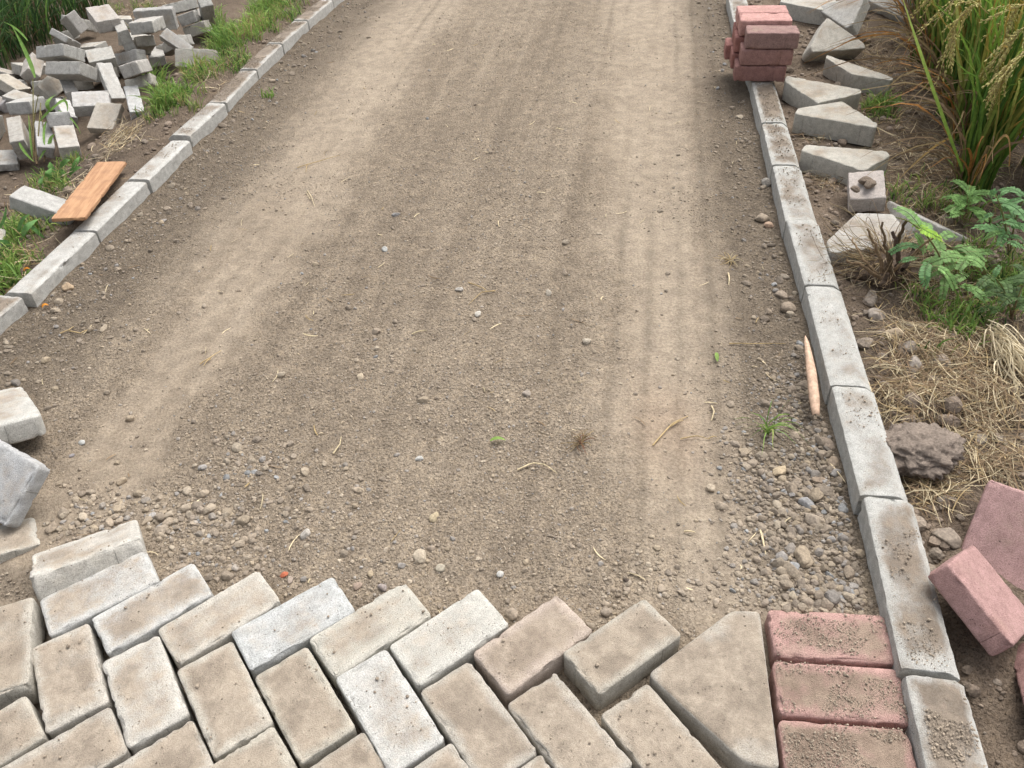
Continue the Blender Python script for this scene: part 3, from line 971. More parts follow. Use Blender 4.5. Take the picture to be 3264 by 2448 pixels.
# ------------------------------------------------------------------ heap of grey pavers, left
HEAP = {
    'H1': ("mud-patched paver standing at the back of the heap beside the dark reeds", (0.62, 0.60, 0.58)),
    'H2': ("pinkish grey paver on the very top of the heap", (0.62, 0.585, 0.555)),
    'H4': ("dark-sided paver near the heap's left top, its pale end to the right", (0.58, 0.58, 0.565)),
    'H5': ("pale paver end resting against the dark-sided one near the heap's left top", (0.62, 0.615, 0.59)),
    'H6': ("small corner of a grey paver behind the dark-sided one at the heap's left top", (0.60, 0.60, 0.59)),
    'H8': ("paver with a dark hollow under it and a chipped pale right end, mid-heap", (0.58, 0.57, 0.55)),
    'H9': ("paver leaning at the heap's left side, behind the long green weed leaf", (0.58, 0.55, 0.52)),
    'H10': ("large beige face of a paver tilted up behind the weed stalks", (0.60, 0.57, 0.52)),
    'H11': ("pale paver end tucked right of the tilted beige face, by the dark hollow", (0.62, 0.60, 0.58)),
    'H12': ("yellowish paver at the left border of the heap, sloping down to the right", (0.60, 0.56, 0.48)),
    'H13': ("small corner of a paver peeping out behind the yellowish one at the left border", (0.58, 0.55, 0.52)),
    'H14': ("grey-fronted white-topped paver low at the heap's left, behind the weed stalks", (0.64, 0.64, 0.63)),
    'H15': ("white-topped paver lying level across the front of the heap", (0.72, 0.71, 0.71)),
    'H16': ("paver standing on end at the heap's lower left, behind the weed", (0.58, 0.56, 0.53)),
    'H17': ("whitish paver standing upright in the weed's stems at the front of the heap", (0.68, 0.68, 0.69)),
    'H18': ("rough beige paver face at the lower front of the heap, right of the weed", (0.62, 0.60, 0.57)),
    'H19': ("white paver with a soot-grey smudge, wedged low below the level white-topped one", (0.68, 0.68, 0.68)),
    'H20': ("white paver side squeezed under the left end of the level white-topped one", (0.66, 0.66, 0.66)),
    'H21': ("cream flat paver on the ground under the level white-topped one", (0.64, 0.59, 0.51)),
    'H22': ("long bright white paver sloping down the middle of the heap", (0.74, 0.735, 0.72)),
    'H23': ("white paver with a grey lower end leaning beside the bright green tuft", (0.68, 0.69, 0.70)),
    'H24': ("brown-grey-fronted paver with a white right end, right of the long white one", (0.60, 0.58, 0.56)),
    'H45': ("grey sloping paver behind the brown-grey-fronted one, mid-heap", (0.55, 0.545, 0.535)),
    'H25': ("beige paver below the brown-grey-fronted one, grass over its right end", (0.62, 0.60, 0.55)),
    'H26': ("paver sloping steeply below the pinkish grey top one, narrow pale end up", (0.57, 0.56, 0.54)),
    'H27': ("paver with a dark front and bright right end, right of the heap's top", (0.60, 0.59, 0.57)),
    'H28': ("weathered grey paver tipped up on its long side at the back of the heap", (0.52, 0.515, 0.51)),
    'H29': ("pale paver high at the heap's far right, just below the top border", (0.60, 0.595, 0.57)),
    'H30': ("dark paver at the heap's far right end, cut by the top border", (0.50, 0.50, 0.48)),
    'H31': ("dark ribbed-fronted paver under the pale high one at the heap's far right", (0.56, 0.555, 0.54)),
    'H32': ("low beige paver half hidden in tall grass at the heap's far right", (0.58, 0.56, 0.51)),
    'H34': ("grey smooth paver sloping down behind the upright rounded one at the heap's right end", (0.55, 0.545, 0.54)),
    'H35': ("upright paver with its broad rounded face to the viewer, right end of the heap", (0.59, 0.57, 0.525)),
    'H36': ("small grey paver end behind the smooth sloping one, at the edge of the grass", (0.56, 0.55, 0.53)),
    'H37': ("brownish paver front below the one with a dark front and bright right end", (0.56, 0.54, 0.51)),
    'H38': ("paver end with a bright white top, right of the steeply sloping one", (0.64, 0.64, 0.63)),
    'H39': ("pale paver with a rounded right end, left of the upright rounded one", (0.63, 0.625, 0.61)),
    'H40': ("grey paver at the left border, beside the one standing on end", (0.50, 0.50, 0.48)),
    'H41': ("lilac-grey paver edge showing at the left border, below the yellowish one", (0.60, 0.585, 0.60)),
    'H42': ("grey paver alone at the left border, left of the tall weed", (0.56, 0.56, 0.55)),
}
for i, (k, (lab, c)) in enumerate(HEAP.items()):
    o = placed_block(k, "paver", lab, "paver", "grey pavers tipped in a heap", c, 0.12 if c[2] > 0.6 else 0.3, M['paver'], 0.006, 0.0035, 200 + i)
placed_block('PB', "concrete_block", "concrete block under the lower end of the orange plank", "concrete block", "loose grey blocks left of the path",
             (0.60, 0.60, 0.59), 0.15, M['paver'], 0.008, 0.005, 260)
placed_block('EL', "concrete_block", "pale block mostly outside the left border, under the broad green blades", "concrete block",
             "loose grey blocks left of the path", (0.60, 0.59, 0.55), 0.4, M['paver'], 0.008, 0.005, 261)

FILL = [(184, 84, 0.10, 1.1, 0.5, "shaded paver directly under the topmost pinkish grey one"), (163, 190, 0.03, 0.4, 0.1, "shaded paver in the dark hollow in the middle of the heap"),
        (124, 236, 0.03, 2.0, 0.3, "paver wedged behind the weed stalks at the foot of the tilted beige one"), (60, 232, 0.03, -0.3, 0.2, "paver low behind the grey-fronted white-topped one"),
        (300, 104, 0.05, 0.2, 0.25, "shaded paver low between the steep narrow one and the smooth sloping one"), (150, 100, 0.05, 2.4, 0.4, "paver under the mud-patched one at the back of the heap"),
        (225, 178, 0.05, 1.4, 0.2, "shaded paver under the long bright white one"), (75, 160, 0.03, 0.9, 0.3, "low paver at the back left of the heap by the reeds"),
        (205, 128, 0.06, 2.7, 0.15, "shaded paver between the topmost pinkish grey one and the pale end near the left top"),
        (110, 200, 0.04, 1.7, 0.3, "shaded paver beneath the leaning one behind the long green weed leaf"),
        (262, 160, 0.05, 0.1, 0.1, "shaded paver behind the brown-grey-fronted one's lower edge"),
        (20, 200, 0.03, 0.6, 0.2, "low paver under the yellowish one at the left border"),
        (330, 62, 0.04, 1.2, 0.2, "shaded paver below the weathered grey one at the back of the heap"),
        (255, 60, 0.04, 0.5, 0.2, "low paver behind the dark-fronted one near the heap's top")]
for i, (px, py, hz, ya_, tl, lab) in enumerate(FILL):
    q = at_g(px, py)
    me = block_mesh("paver", 0.208, 0.104, 0.063, 0.006, 0.0035, 0.009, 280 + i, mat=M['paver'])
    o = obj("paver", me, None, (q[0], q[1], q[2] + hz), zrot(ya_) @ Quaternion((0, 1, 0), tl), lab, "paver", "grey pavers tipped in a heap")
    colour(o, (0.60, 0.59, 0.56), 0.25)

# ------------------------------------------------------------------ loose triangular edge blocks, right
BLK = (0.63, 0.61, 0.56)
for i, (k, lab, c) in enumerate([
        ('T1', "triangular edge block lying flat at the top border, behind the red stack", (0.66, 0.65, 0.61)),
        ('T4', "loose triangular block with a long thin tip half over dry straw", BLK),
        ('T5', "loose triangular block pointing at the viewer, third from the square pinkish block", BLK),
        ('T6', "loose triangular block with its long straight side to the viewer", BLK),
        ('T7', "loose triangular block whose point touches the square pinkish block", BLK),
        ('T8', "whitish triangular block under the uprooted shrub, close to the kerb", (0.66, 0.645, 0.62))]):
    d = LAY[k] if k != 'T8' else [list(at(*p, 0.022)[:2]) for p in ((1786, 520), (1851, 459), (1930, 462), (1960, 500), (1900, 535), (1795, 545))] + [0.022]
    me, c0 = prism_mesh("edge_block", d[:-1], 0.075, 300 + i, 0.010, 0.0035, M['paver'])
    o = obj("edge_block", me, None, (c0[0], c0[1], d[-1]), None, lab, "edge block", "triangular edge blocks")
    colour(o, c, 0.35)
b_ = 0.1485
PENT = np.array([(-b_, 0), (b_, 0), (b_, 0.03), (0, 0.03 + b_), (-b_, 0.03)]) - np.array([0, 0.085])
for i, (k, lab, c) in enumerate([
        ('T0', "triangular edge block tipped up at the top border, next to the rice plants", (0.60, 0.59, 0.56)),
        ('T2', "triangular edge block standing on its edge behind the broad tilted one", (0.60, 0.595, 0.58)),
        ('T3', "broad triangular block tilted towards the viewer with two dark dots on its face", (0.62, 0.595, 0.55)),
        ('T9', "triangular block mostly hidden by ferny green leaves, only its long edge showing", (0.62, 0.61, 0.59))]):
    loc, q, (s, _, _) = LAY[k]
    me, c0 = prism_mesh("edge_block", PENT * min(s, 1.05), 0.07, 320 + i, 0.012, 0.005, M['paver'])
    Q = Quaternion(q)
    o = obj("edge_block", me, None, Vector(loc) + Q @ Vector((c0[0], c0[1], 0)), Q, lab, "edge block", "triangular edge blocks")
    colour(o, c, 0.2)
o = placed_block('SQ', "concrete_block", "square pinkish-topped concrete block with soil lumps on it, right of the kerb", "concrete block", None,
                 (0.68, 0.61, 0.56), 0.1, M['paver'], 0.005, 0.004, 340)

# ------------------------------------------------------------------ plank, sheath


def plank():
    p = [at(908 / 2.765 / 1.47559, (400 + 288 / 2.765) / 1.47559, 0.035), at(1068 / 2.765 / 1.47559, (400 + 345 / 2.765) / 1.47559, 0.035),
         at(697 / 2.765 / 1.47559, (400 + 836 / 2.765) / 1.47559, 0.078), at(503 / 2.765 / 1.47559, (400 + 792 / 2.765) / 1.47559, 0.078)]
    c = sum(p) / 4
    u = (p[2] - p[1] + p[3] - p[0]) / 2
    w = (p[1] - p[0] + p[2] - p[3]) / 2
    L, Wd = np.linalg.norm(u), np.linalg.norm(w)
    u /= L
    w = w - u * (w @ u)
    w /= np.linalg.norm(w)
    n = np.cross(u, w)
    if n[2] < 0:
        w, n = -w, -n
    me = block_mesh("plank", L, Wd, 0.013, 0.003, 0.002, 0.012, 401, 0.0009, 0.004, M['wood'])
    R = Matrix(((u[0], w[0], n[0]), (u[1], w[1], n[1]), (u[2], w[2], n[2])))
    obj("plank", me, None, c - n * 0.0065, R.to_quaternion(), "short orange-brown plank lying across a concrete block beside the left kerb", "plank")


plank()


def strip_mesh(paths, widths, cols, mat, name, up=(0, 0, 1), cup=0.0, normals=None):
    """Blades: each path an (n, 3) array, widths (n,), col (3,) or (n, 3); a folded strip three vertices wide."""
    V, F, C = [], [], []
    o = 0
    for pi, (P, wd, c) in enumerate(zip(paths, widths, cols)):
        n = len(P)
        T = np.gradient(P, axis=0)
        T /= np.maximum(np.linalg.norm(T, axis=1), 1e-9)[:, None]
        ref = np.array(up, float) if normals is None else normals[pi]
        S = np.cross(T, ref)
        ln = np.linalg.norm(S, axis=1)
        S[ln < 1e-3] = (1, 0, 0)
        S /= np.maximum(np.linalg.norm(S, axis=1), 1e-9)[:, None]
        Nn = np.cross(S, T)
        wd = np.asarray(wd)[:, None]
        V.append(np.stack([P - S * wd / 2 + Nn * wd * cup, P, P + S * wd / 2 + Nn * wd * cup], 1).reshape(-1, 3))
        c = np.asarray(c, float)
        if c.ndim == 1:
            c = np.repeat(c[None], n, 0)
        C.append(np.repeat(np.c_[c, np.ones(n)], 3, 0))
        i = np.arange(n - 1) * 3 + o
        F.append(np.stack([i, i + 1, i + 4, i + 3], 1))
        F.append(np.stack([i + 1, i + 2, i + 5, i + 4], 1))
        o += n * 3
    return mesh_np(name, np.vstack(V), np.vstack(F), mat, True, np.vstack(C))


def tube_mesh(paths, radii, cols, mat, name, k=6):
    V, F, C = [], [], []
    o = 0
    for P, r, c in zip(paths, radii, cols):
        P = np.asarray(P, float)
        n = len(P)
        T = np.gradient(P, axis=0)
        T /= np.maximum(np.linalg.norm(T, axis=1), 1e-9)[:, None]
        ref = np.array([0.31, 0.17, 0.93])
        S = np.cross(T, ref)
        S /= np.maximum(np.linalg.norm(S, axis=1), 1e-9)[:, None]
        B = np.cross(T, S)
        a = np.arange(k) * 2 * math.pi / k
        r = np.broadcast_to(np.asarray(r, float), (n,))
        ring = P[:, None] + (S[:, None] * np.cos(a)[None, :, None] + B[:, None] * np.sin(a)[None, :, None]) * r[:, None, None]
        V.append(ring.reshape(-1, 3))
        c = np.asarray(c, float)
        if c.ndim == 1:
            c = np.repeat(c[None], n, 0)
        C.append(np.repeat(np.c_[c, np.ones(n)], k, 0))
        i = (np.arange(n - 1)[:, None] * k + np.arange(k)[None]).ravel() + o
        j = (np.arange(n - 1)[:, None] * k + (np.arange(k)[None] + 1) % k).ravel() + o
        F.append(np.stack([i, j, j + k, i + k], 1))
        o += n * k
    return mesh_np(name, np.vstack(V), np.vstack(F), mat, True, np.vstack(C))


def bez(a, b, c, n=8):
    t = np.linspace(0, 1, n)[:, None]
    return (1 - t) ** 2 * np.asarray(a, float) + 2 * t * (1 - t) * np.asarray(b, float) + t * t * np.asarray(c, float)


def sheath():
    a, b = at(1739, 728, 0.012), at(1762, 900, -0.012)
    n = 22
    P = a + (b - a) * np.linspace(0, 1, n)[:, None]
    P[:, 2] += 0.010 * np.sin(np.linspace(0, math.pi, n)) + 0.004
    t = np.linspace(0, 1, n)
    wd = np.interp(t, [0, 0.1, 0.5, 0.85, 1], [0.003, 0.014, 0.028, 0.029, 0.019])
    T = (b - a) / np.linalg.norm(b - a)
    S = np.cross(T, (0, 0, 1))
    S /= np.linalg.norm(S)
    V, C = [], []
    m = 9
    for i in range(n):
        for j in range(m):
            f = j / (m - 1) * 2 - 1
            V.append(P[i] + S * f * wd[i] / 2 * (1 - 0.12 * abs(f)) + np.array([0, 0, 1]) * wd[i] * 0.30 * (1 - f * f))
            st = 1 + 0.12 * math.sin(f * 19 + 2) * (0.5 + 0.5 * math.sin(i * 0.3))
            C.append((0.60 * st, 0.42 * st, 0.30 * st, 1))
    V = np.array(V)
    F = []
    for i in range(n - 1):
        for j in range(m - 1):
            F.append((i * m + j, i * m + j + 1, (i + 1) * m + j + 1, (i + 1) * m + j))
    me = mesh_np("dry_leaf_sheath", V, np.array(F), M['straw'], True, np.array(C))
    o = obj("dry_leaf_sheath", me, None, None, None, "long dry tan leaf sheath lying against the foot of the right kerb", "leaf sheath")
    sm = o.modifiers.new("thick", 'SOLIDIFY')
    sm.thickness = 0.0018


sheath()

# ------------------------------------------------------------------ stones and clods
PHI = (1 + 5 ** 0.5) / 2
ICO_V = np.array([(-1, PHI, 0), (1, PHI, 0), (-1, -PHI, 0), (1, -PHI, 0), (0, -1, PHI), (0, 1, PHI), (0, -1, -PHI), (0, 1, -PHI),
                  (PHI, 0, -1), (PHI, 0, 1), (-PHI, 0, -1), (-PHI, 0, 1)], float) / math.sqrt(1 + PHI ** 2)
ICO_F = np.array([(0, 11, 5), (0, 5, 1), (0, 1, 7), (0, 7, 10), (0, 10, 11), (1, 5, 9), (5, 11, 4), (11, 10, 2), (10, 7, 6), (7, 1, 8),
                  (3, 9, 4), (3, 4, 2), (3, 2, 6), (3, 6, 8), (3, 8, 9), (4, 9, 5), (2, 4, 11), (6, 2, 10), (8, 6, 7), (9, 8, 1)])


def subdiv(V, F):
    V = list(map(tuple, V))
    cache, out = {}, []

    def mid(a, b):
        k = (min(a, b), max(a, b))
        if k not in cache:
            p = (np.array(V[a]) + np.array(V[b])) / 2
            V.append(tuple(p / np.linalg.norm(p)))
            cache[k] = len(V) - 1
        return cache[k]
    for a, b, c in F:
        ab, bc, ca = mid(a, b), mid(b, c), mid(c, a)
        out += [(a, ab, ca), (b, bc, ab), (c, ca, bc), (ab, bc, ca)]
    return np.array(V), np.array(out)


S1_V, S1_F = subdiv(ICO_V, ICO_F)
S2_V, S2_F = subdiv(S1_V, S1_F)
S3_V, S3_F = subdiv(S2_V, S2_F)
S4_V, S4_F = subdiv(S3_V, S3_F)


def stone_shape(V, seed, rough=0.42, facets=9):
    """A worn angular pebble: a ball cut by a few random planes, then roughened."""
    r = np.random.default_rng(seed)
    d = np.ones(len(V))
    for _ in range(facets):
        n = r.normal(size=3)
        n /= np.linalg.norm(n)
        h = r.uniform(0.5, 0.88)
        c = V @ n
        d = np.where(c > 0, np.minimum(d, h / np.maximum(c, 1e-3)), d)
    d = 0.2 + 0.8 * d
    return V * (d * (1 + rough * 0.35 * fbm(V * 1.7 + seed, 3, seed)))[:, None]


def random_rot(n, r):
    q = r.normal(size=(n, 4))
    q /= np.linalg.norm(q, axis=1)[:, None]
    w, x, y, z = q.T
    return np.stack([1 - 2 * (y * y + z * z), 2 * (x * y - z * w), 2 * (x * z + y * w), 2 * (x * y + z * w), 1 - 2 * (x * x + z * z), 2 * (y * z - x * w),
                     2 * (x * z - y * w), 2 * (y * z + x * w), 1 - 2 * (x * x + y * y)], 1).reshape(n, 3, 3)


GRAIN = np.array([(0.31, 0.25, 0.185), (0.28, 0.228, 0.172), (0.35, 0.29, 0.215), (0.25, 0.203, 0.155), (0.23, 0.19, 0.15), (0.39, 0.33, 0.25),
                  (0.28, 0.27, 0.26), (0.36, 0.29, 0.2)])


def pebbles(xyz, size, seed, mat, name, base_v, base_f, cols, flat=0.68, sink=0.25, nvar=12, smooth=True):
    """Many loose grains merged into one mesh; cols (n, 3)."""
    r = np.random.default_rng(seed)
    n = len(xyz)
    var = [stone_shape(base_v, seed * 31 + k) for k in range(nvar)]
    var = np.array(var)
    k = r.integers(0, nvar, n)
    R = random_rot(n, r)
    v = np.einsum('nij,nvj->nvi', R, var[k])
    sc = np.stack([size * r.uniform(0.8, 1.3, n), size * r.uniform(0.7, 1.05, n), size * r.uniform(flat * 0.75, flat * 1.2, n)], 1) / 2
    a = r.uniform(0, 2 * math.pi, n)
    v = v * sc[:, None, :]
    ca, sa = np.cos(a)[:, None], np.sin(a)[:, None]
    v = np.stack([v[..., 0] * ca - v[..., 1] * sa, v[..., 0] * sa + v[..., 1] * ca, v[..., 2]], 2)
    lift = sc[:, 2] * (1 - 2 * sink)
    v = v + xyz[:, None, :] + np.stack([0 * lift, 0 * lift, lift], 1)[:, None, :]
    nv = len(base_v)
    F = (base_f[None] + (np.arange(n) * nv)[:, None, None]).reshape(-1, 3)
    C = np.repeat(np.c_[cols, np.ones(n)], nv, 0)
    return mesh_np(name, v.reshape(-1, 3), F, mat, smooth, C)


# 2-D footprints in which no loose grain may lie (blocks on the ground), by a coarse occupancy grid
OCC_X0, OCC_Y0, OCC_S = -3.4, 0.3, 0.008
OCC = np.zeros((int(6.4 / OCC_S), int(6.2 / OCC_S)), bool)


def mark(me, Mw, zmax=0.2):
    v = np.empty(len(me.vertices) * 3)
    me.vertices.foreach_get("co", v)
    v = v.reshape(-1, 3) @ np.array(Mw.to_3x3()).T + np.array(Mw.translation)
    i = ((v[:, 0] - OCC_X0) / OCC_S).astype(int)
    j = ((v[:, 1] - OCC_Y0) / OCC_S).astype(int)
    ok = (i >= 0) & (j >= 0) & (i < OCC.shape[0]) & (j < OCC.shape[1])
    OCC[i[ok], j[ok]] = True


for o in list(COL.objects):
    if o.name.split('.')[0] in ("paver", "red_paver", "edge_block", "concrete_block", "kerb_stone", "plank"):
        Mw = Matrix.Translation(o.location) @ o.rotation_quaternion.to_matrix().to_4x4() if o.rotation_mode == 'QUATERNION' else Matrix.Translation(o.location)
        mark(o.data, Mw)
# close the small holes between the sample points
g = OCC.copy()
for di in (-1, 0, 1):
    for dj in (-1, 0, 1):
        g |= np.roll(np.roll(OCC, di, 0), dj, 1)
OCC = g


def free(x, y):
    i = np.clip(((x - OCC_X0) / OCC_S).astype(int), 0, OCC.shape[0] - 1)
    j = np.clip(((y - OCC_Y0) / OCC_S).astype(int), 0, OCC.shape[1] - 1)
    return ~OCC[i, j]


def scatter(n, x0, x1, y0, y1, dens, r):
    x, y = r.uniform(x0, x1, n), r.uniform(y0, y1, n)
    k = r.uniform(0, 1, n) < dens(x, y)
    x, y = x[k], y[k]
    k = free(x, y)
    return x[k], y[k]


def on_path(x, y):
    return (x > xl(y) + 0.005) & (x < xr(y) - 0.005)


def grain_cols(x, y, r, lo=0.9, hi=1.25):
    n = len(x)
    base = ground_col(x, y)[:, :3]
    g = GRAIN[r.integers(0, len(GRAIN), n)]
    f = r.uniform(0.25, 0.75, n)[:, None]
    return (base * (1 - f) + g * f) * r.uniform(lo, hi, n)[:, None]


def coarse_zone(x, y):
    """Where the loose gravel is coarse: a wedge along the right kerb, a band before the paving on the left, strips by the kerbs."""
    dr, dl = xr(y) - x, x - xl(y)
    a = (1 - sstep(0.16, 0.36, dr)) * (1 - sstep(1.15, 1.55, y)) * sstep(0.83, 0.9, y)
    b = (1 - sstep(0.04, 0.26, dr)) * 0.75
    e = 1.17 + (x + 1.1) * -0.191
    c = (1 - sstep(0.02, 0.16, np.abs(y - e - 0.1))) * (1 - sstep(-0.62, -0.5, x)) * 0.8
    d = (1 - sstep(0.05, 0.42, dl)) * 0.75
    f = np.exp(-(((x + 0.62) / 0.12) ** 2 + ((y - 1.36) / 0.09) ** 2)) * 0.7
    g = np.clip(fbm2(x, y, 4.5, 3, 91) * 1.6 + 0.05, 0, 0.6) * (1 - sstep(1.7, 2.8, y)) * (1 - 0.7 * track(x, y))
    h = (1 - sstep(0.0, 0.14, np.abs(y - e - 0.08))) * 0.4
    return np.clip(np.maximum.reduce([a, b, c, d, f, g, h]), 0, 1)


r_ = np.random.default_rng(11)
# fine crumbs: path and margins, thinner in the wheel tracks and with distance
FX, FY = [], []
for n, y0, y1, kf in ((90000, 0.55, 1.7, 1.0), (46000, 1.7, 3.2, 0.8), (16000, 3.2, 5.4, 0.6)):
    x, y = scatter(n, -1.7, 1.35, y0, y1, lambda x, y: (np.clip(0.62 - 0.6 * track(x, y) + 1.5 * fbm2(x, y, 3.2, 4, 95), 0.04, 1) * kf) * on_path(x, y) * (1 - 0.97 * paved(x, y + 0.03)), r_)
    FX.append(x)
    FY.append(y)
x, y = np.concatenate(FX), np.concatenate(FY)
near = np.clip((3.4 - y) / 2.6, 0.0, 1)
s = r_.lognormal(math.log(0.0037), 0.42, len(x)) * (1.3 - 0.3 * near)
s = np.clip(s, 0.0022, 0.012)
obj("gravel", pebbles(np.stack([x, y, ground_z(x, y)], 1), s, 3, M['stone'], "gravel", ICO_V, ICO_F, grain_cols(x, y, r_, 0.84, 1.2), 0.75, 0.32, smooth=False), kind="stuff",
    label="fine loose grit strewn over the dirt path", cat="gravel")

# coarse gravel
x, y = scatter(64000, -1.75, 1.4, 0.6, 5.2, lambda x, y: (coarse_zone(x, y) ** 1.4 * np.clip(1.25 - 0.16 * y, 0.3, 1) + 0.05 * np.clip(1.4 - 0.3 * y, 0.12, 1)) * on_path(x, y) * (1 - 0.97 * paved(x, y + 0.02)), r_)
x2, y2 = scatter(15000, 0.15, 0.95, 0.82, 1.62, lambda x, y: coarse_zone(x, y) ** 1.5 * on_path(x, y) * (1 - 0.97 * paved(x, y + 0.02)), r_)
x3, y3 = scatter(9000, -1.45, -0.35, 0.95, 1.5, lambda x, y: coarse_zone(x, y) ** 1.5 * on_path(x, y) * (1 - 0.97 * paved(x, y + 0.02)), r_)
x, y = np.concatenate([x, x2, x3]), np.concatenate([y, y2, y3])
s = np.clip(r_.lognormal(math.log(0.0070), 0.52, len(x)), 0.0035, 0.030) * (0.75 + 0.5 * coarse_zone(x, y))
mud = ground_col(x, y)[:, :3]
cc = grain_cols(x, y, r_, 0.74, 1.1)
blue = r_.uniform(0, 1, len(x)) < 0.025
cc[blue] = np.array([0.24, 0.24, 0.235]) * r_.uniform(0.75, 1.25, blue.sum())[:, None]
obj("gravel", pebbles(np.stack([x, y, ground_z(x, y)], 1), s, 5, M['stone'], "gravel", S2_V, S2_F, cc, 0.75, 0.4, 30, False), kind="stuff",
    label="coarse rounded gravel heaped along the kerbs and before the paving", cat="gravel")
n_coarse = len(x)
# sand and grit in the joints of the paving
x, y = scatter(60000, -1.1, 0.66, 0.5, 1.1, lambda x, y: (paved(x, y) > 0.3) * np.clip(0.35 + 0.8 * sstep(-0.4, 0.2, x), 0, 1), r_)
s = np.clip(r_.lognormal(math.log(0.0038), 0.4, len(x)), 0.002, 0.009)
obj("joint_grit", pebbles(np.stack([x, y, ground_z(x, y)], 1), s, 15, M['stone'], "joint_grit", ICO_V, ICO_F, SOIL_MID * r_.uniform(0.75, 1.2, len(x))[:, None], 0.8, 0.2, smooth=False),
    kind="stuff", label="grit and sand in the joints between the laid pavers", cat="grit")

# crumbs of soil on kerbs, red border blocks and the dusty pavers
KX, KY, KZ, KS = [], [], [], []


def on_face(o, n, zloc, hx, hy, thr, seed, size):
    """Grains lying on the upper face of a block, gathered in patches."""
    r = np.random.default_rng(seed)
    x, y = r.uniform(-hx, hx, n), r.uniform(-hy, hy, n)
    k = fbm(np.stack([x * 16 + seed, y * 16, np.zeros(n)], 1), 3, seed) > thr
    x, y = x[k], y[k]
    Mw = Matrix.Translation(o.location) @ o.rotation_quaternion.to_matrix().to_4x4()
    R = np.array(Mw.to_3x3())
    P = np.stack([x, y, np.full(len(x), zloc)], 1) @ R.T + np.array(o.location)
    KX.append(P)
    KS.append(np.clip(r.lognormal(math.log(size), 0.5, len(x)), 0.0015, size * 3.6))


sd = 0
for o in list(COL.objects):
    nm = o.name.split('.')[0]
    dust = o.color[3]
    if o.rotation_mode != 'QUATERNION' or "group" not in o:
        continue
    sd += 1
    hx, hy, hz = o.dimensions.x / 2, o.dimensions.y / 2, o.dimensions.z / 2
    v = np.empty(len(o.data.vertices) * 3)
    o.data.vertices.foreach_get("co", v)
    hx, hy, hz = np.abs(v.reshape(-1, 3)).max(0)
    if nm == "kerb_stone":
        on_face(o, int(60 + 2200 * dust ** 2), hz, hx * 0.97, hy * 0.72, 0.22 - 0.4 * dust, 500 + sd, 0.0024)
    elif o["group"] == "red border pavers":
        on_face(o, int(3600 * dust), hz, hx * 0.96, hy * 0.93, 0.0 - 0.5 * (dust - 0.6), 500 + sd, 0.0017)
    elif o["group"] == "pavers laid in a herringbone":
        on_face(o, int(26 + 150 * max(0, dust - 0.8)), hz, hx * 0.9, hy * 0.85, -0.1, 500 + sd, 0.0026)
P = np.vstack(KX)
S = np.concatenate(KS)
cc = np.array([0.31, 0.255, 0.195]) * r_.uniform(0.7, 1.2, len(P))[:, None]
obj("soil_crumbs", pebbles(P, S, 9, M['stone'], "soil_crumbs", ICO_V, ICO_F, cc, 0.75, 0.2, smooth=False), kind="stuff",
    label="dark soil crumbs lying on the kerb stones and laid pavers", cat="soil crumbs")

# side soil: clods and stones as one mass
def side_d(x, y):
    dr = x - xr(y) - 0.1
    dl = xl(y) - 0.1 - x
    a = (dr > 0.005) * np.clip(0.75 + 0.5 * (1 - sstep(0.05, 0.35, dr)) + 0.6 * fbm2(x, y, 3.5, 3, 97), 0.1, 1) * (1 - 0.6 * sstep(0.45, 0.9, dr))
    b = (dl > 0.005) * 0.35
    return np.maximum(a, b)


x, y = scatter(60000, -3.2, 2.3, 0.5, 5.3, lambda x, y: side_d(x, y) * np.clip(1.15 - 0.17 * y, 0.25, 1), r_)
s = np.clip(r_.lognormal(math.log(0.0115), 0.62, len(x)), 0.004, 0.055)
base = ground_col(x, y)[:, :3]
cc = base * r_.uniform(0.85, 1.45, len(x))[:, None]
pale = r_.uniform(0, 1, len(x)) < 0.18
cc[pale] = np.array([0.23, 0.19, 0.15]) * r_.uniform(0.75, 1.25, pale.sum())[:, None]
obj("soil_clods", pebbles(np.stack([x, y, ground_z(x, y)], 1), s, 13, M['clod'], "soil_clods", S1_V, S1_F, cc, 0.75, 0.35, 24, False), kind="stuff",
    label="crumbly dark soil clods and small stones beside the kerbs", cat="soil")

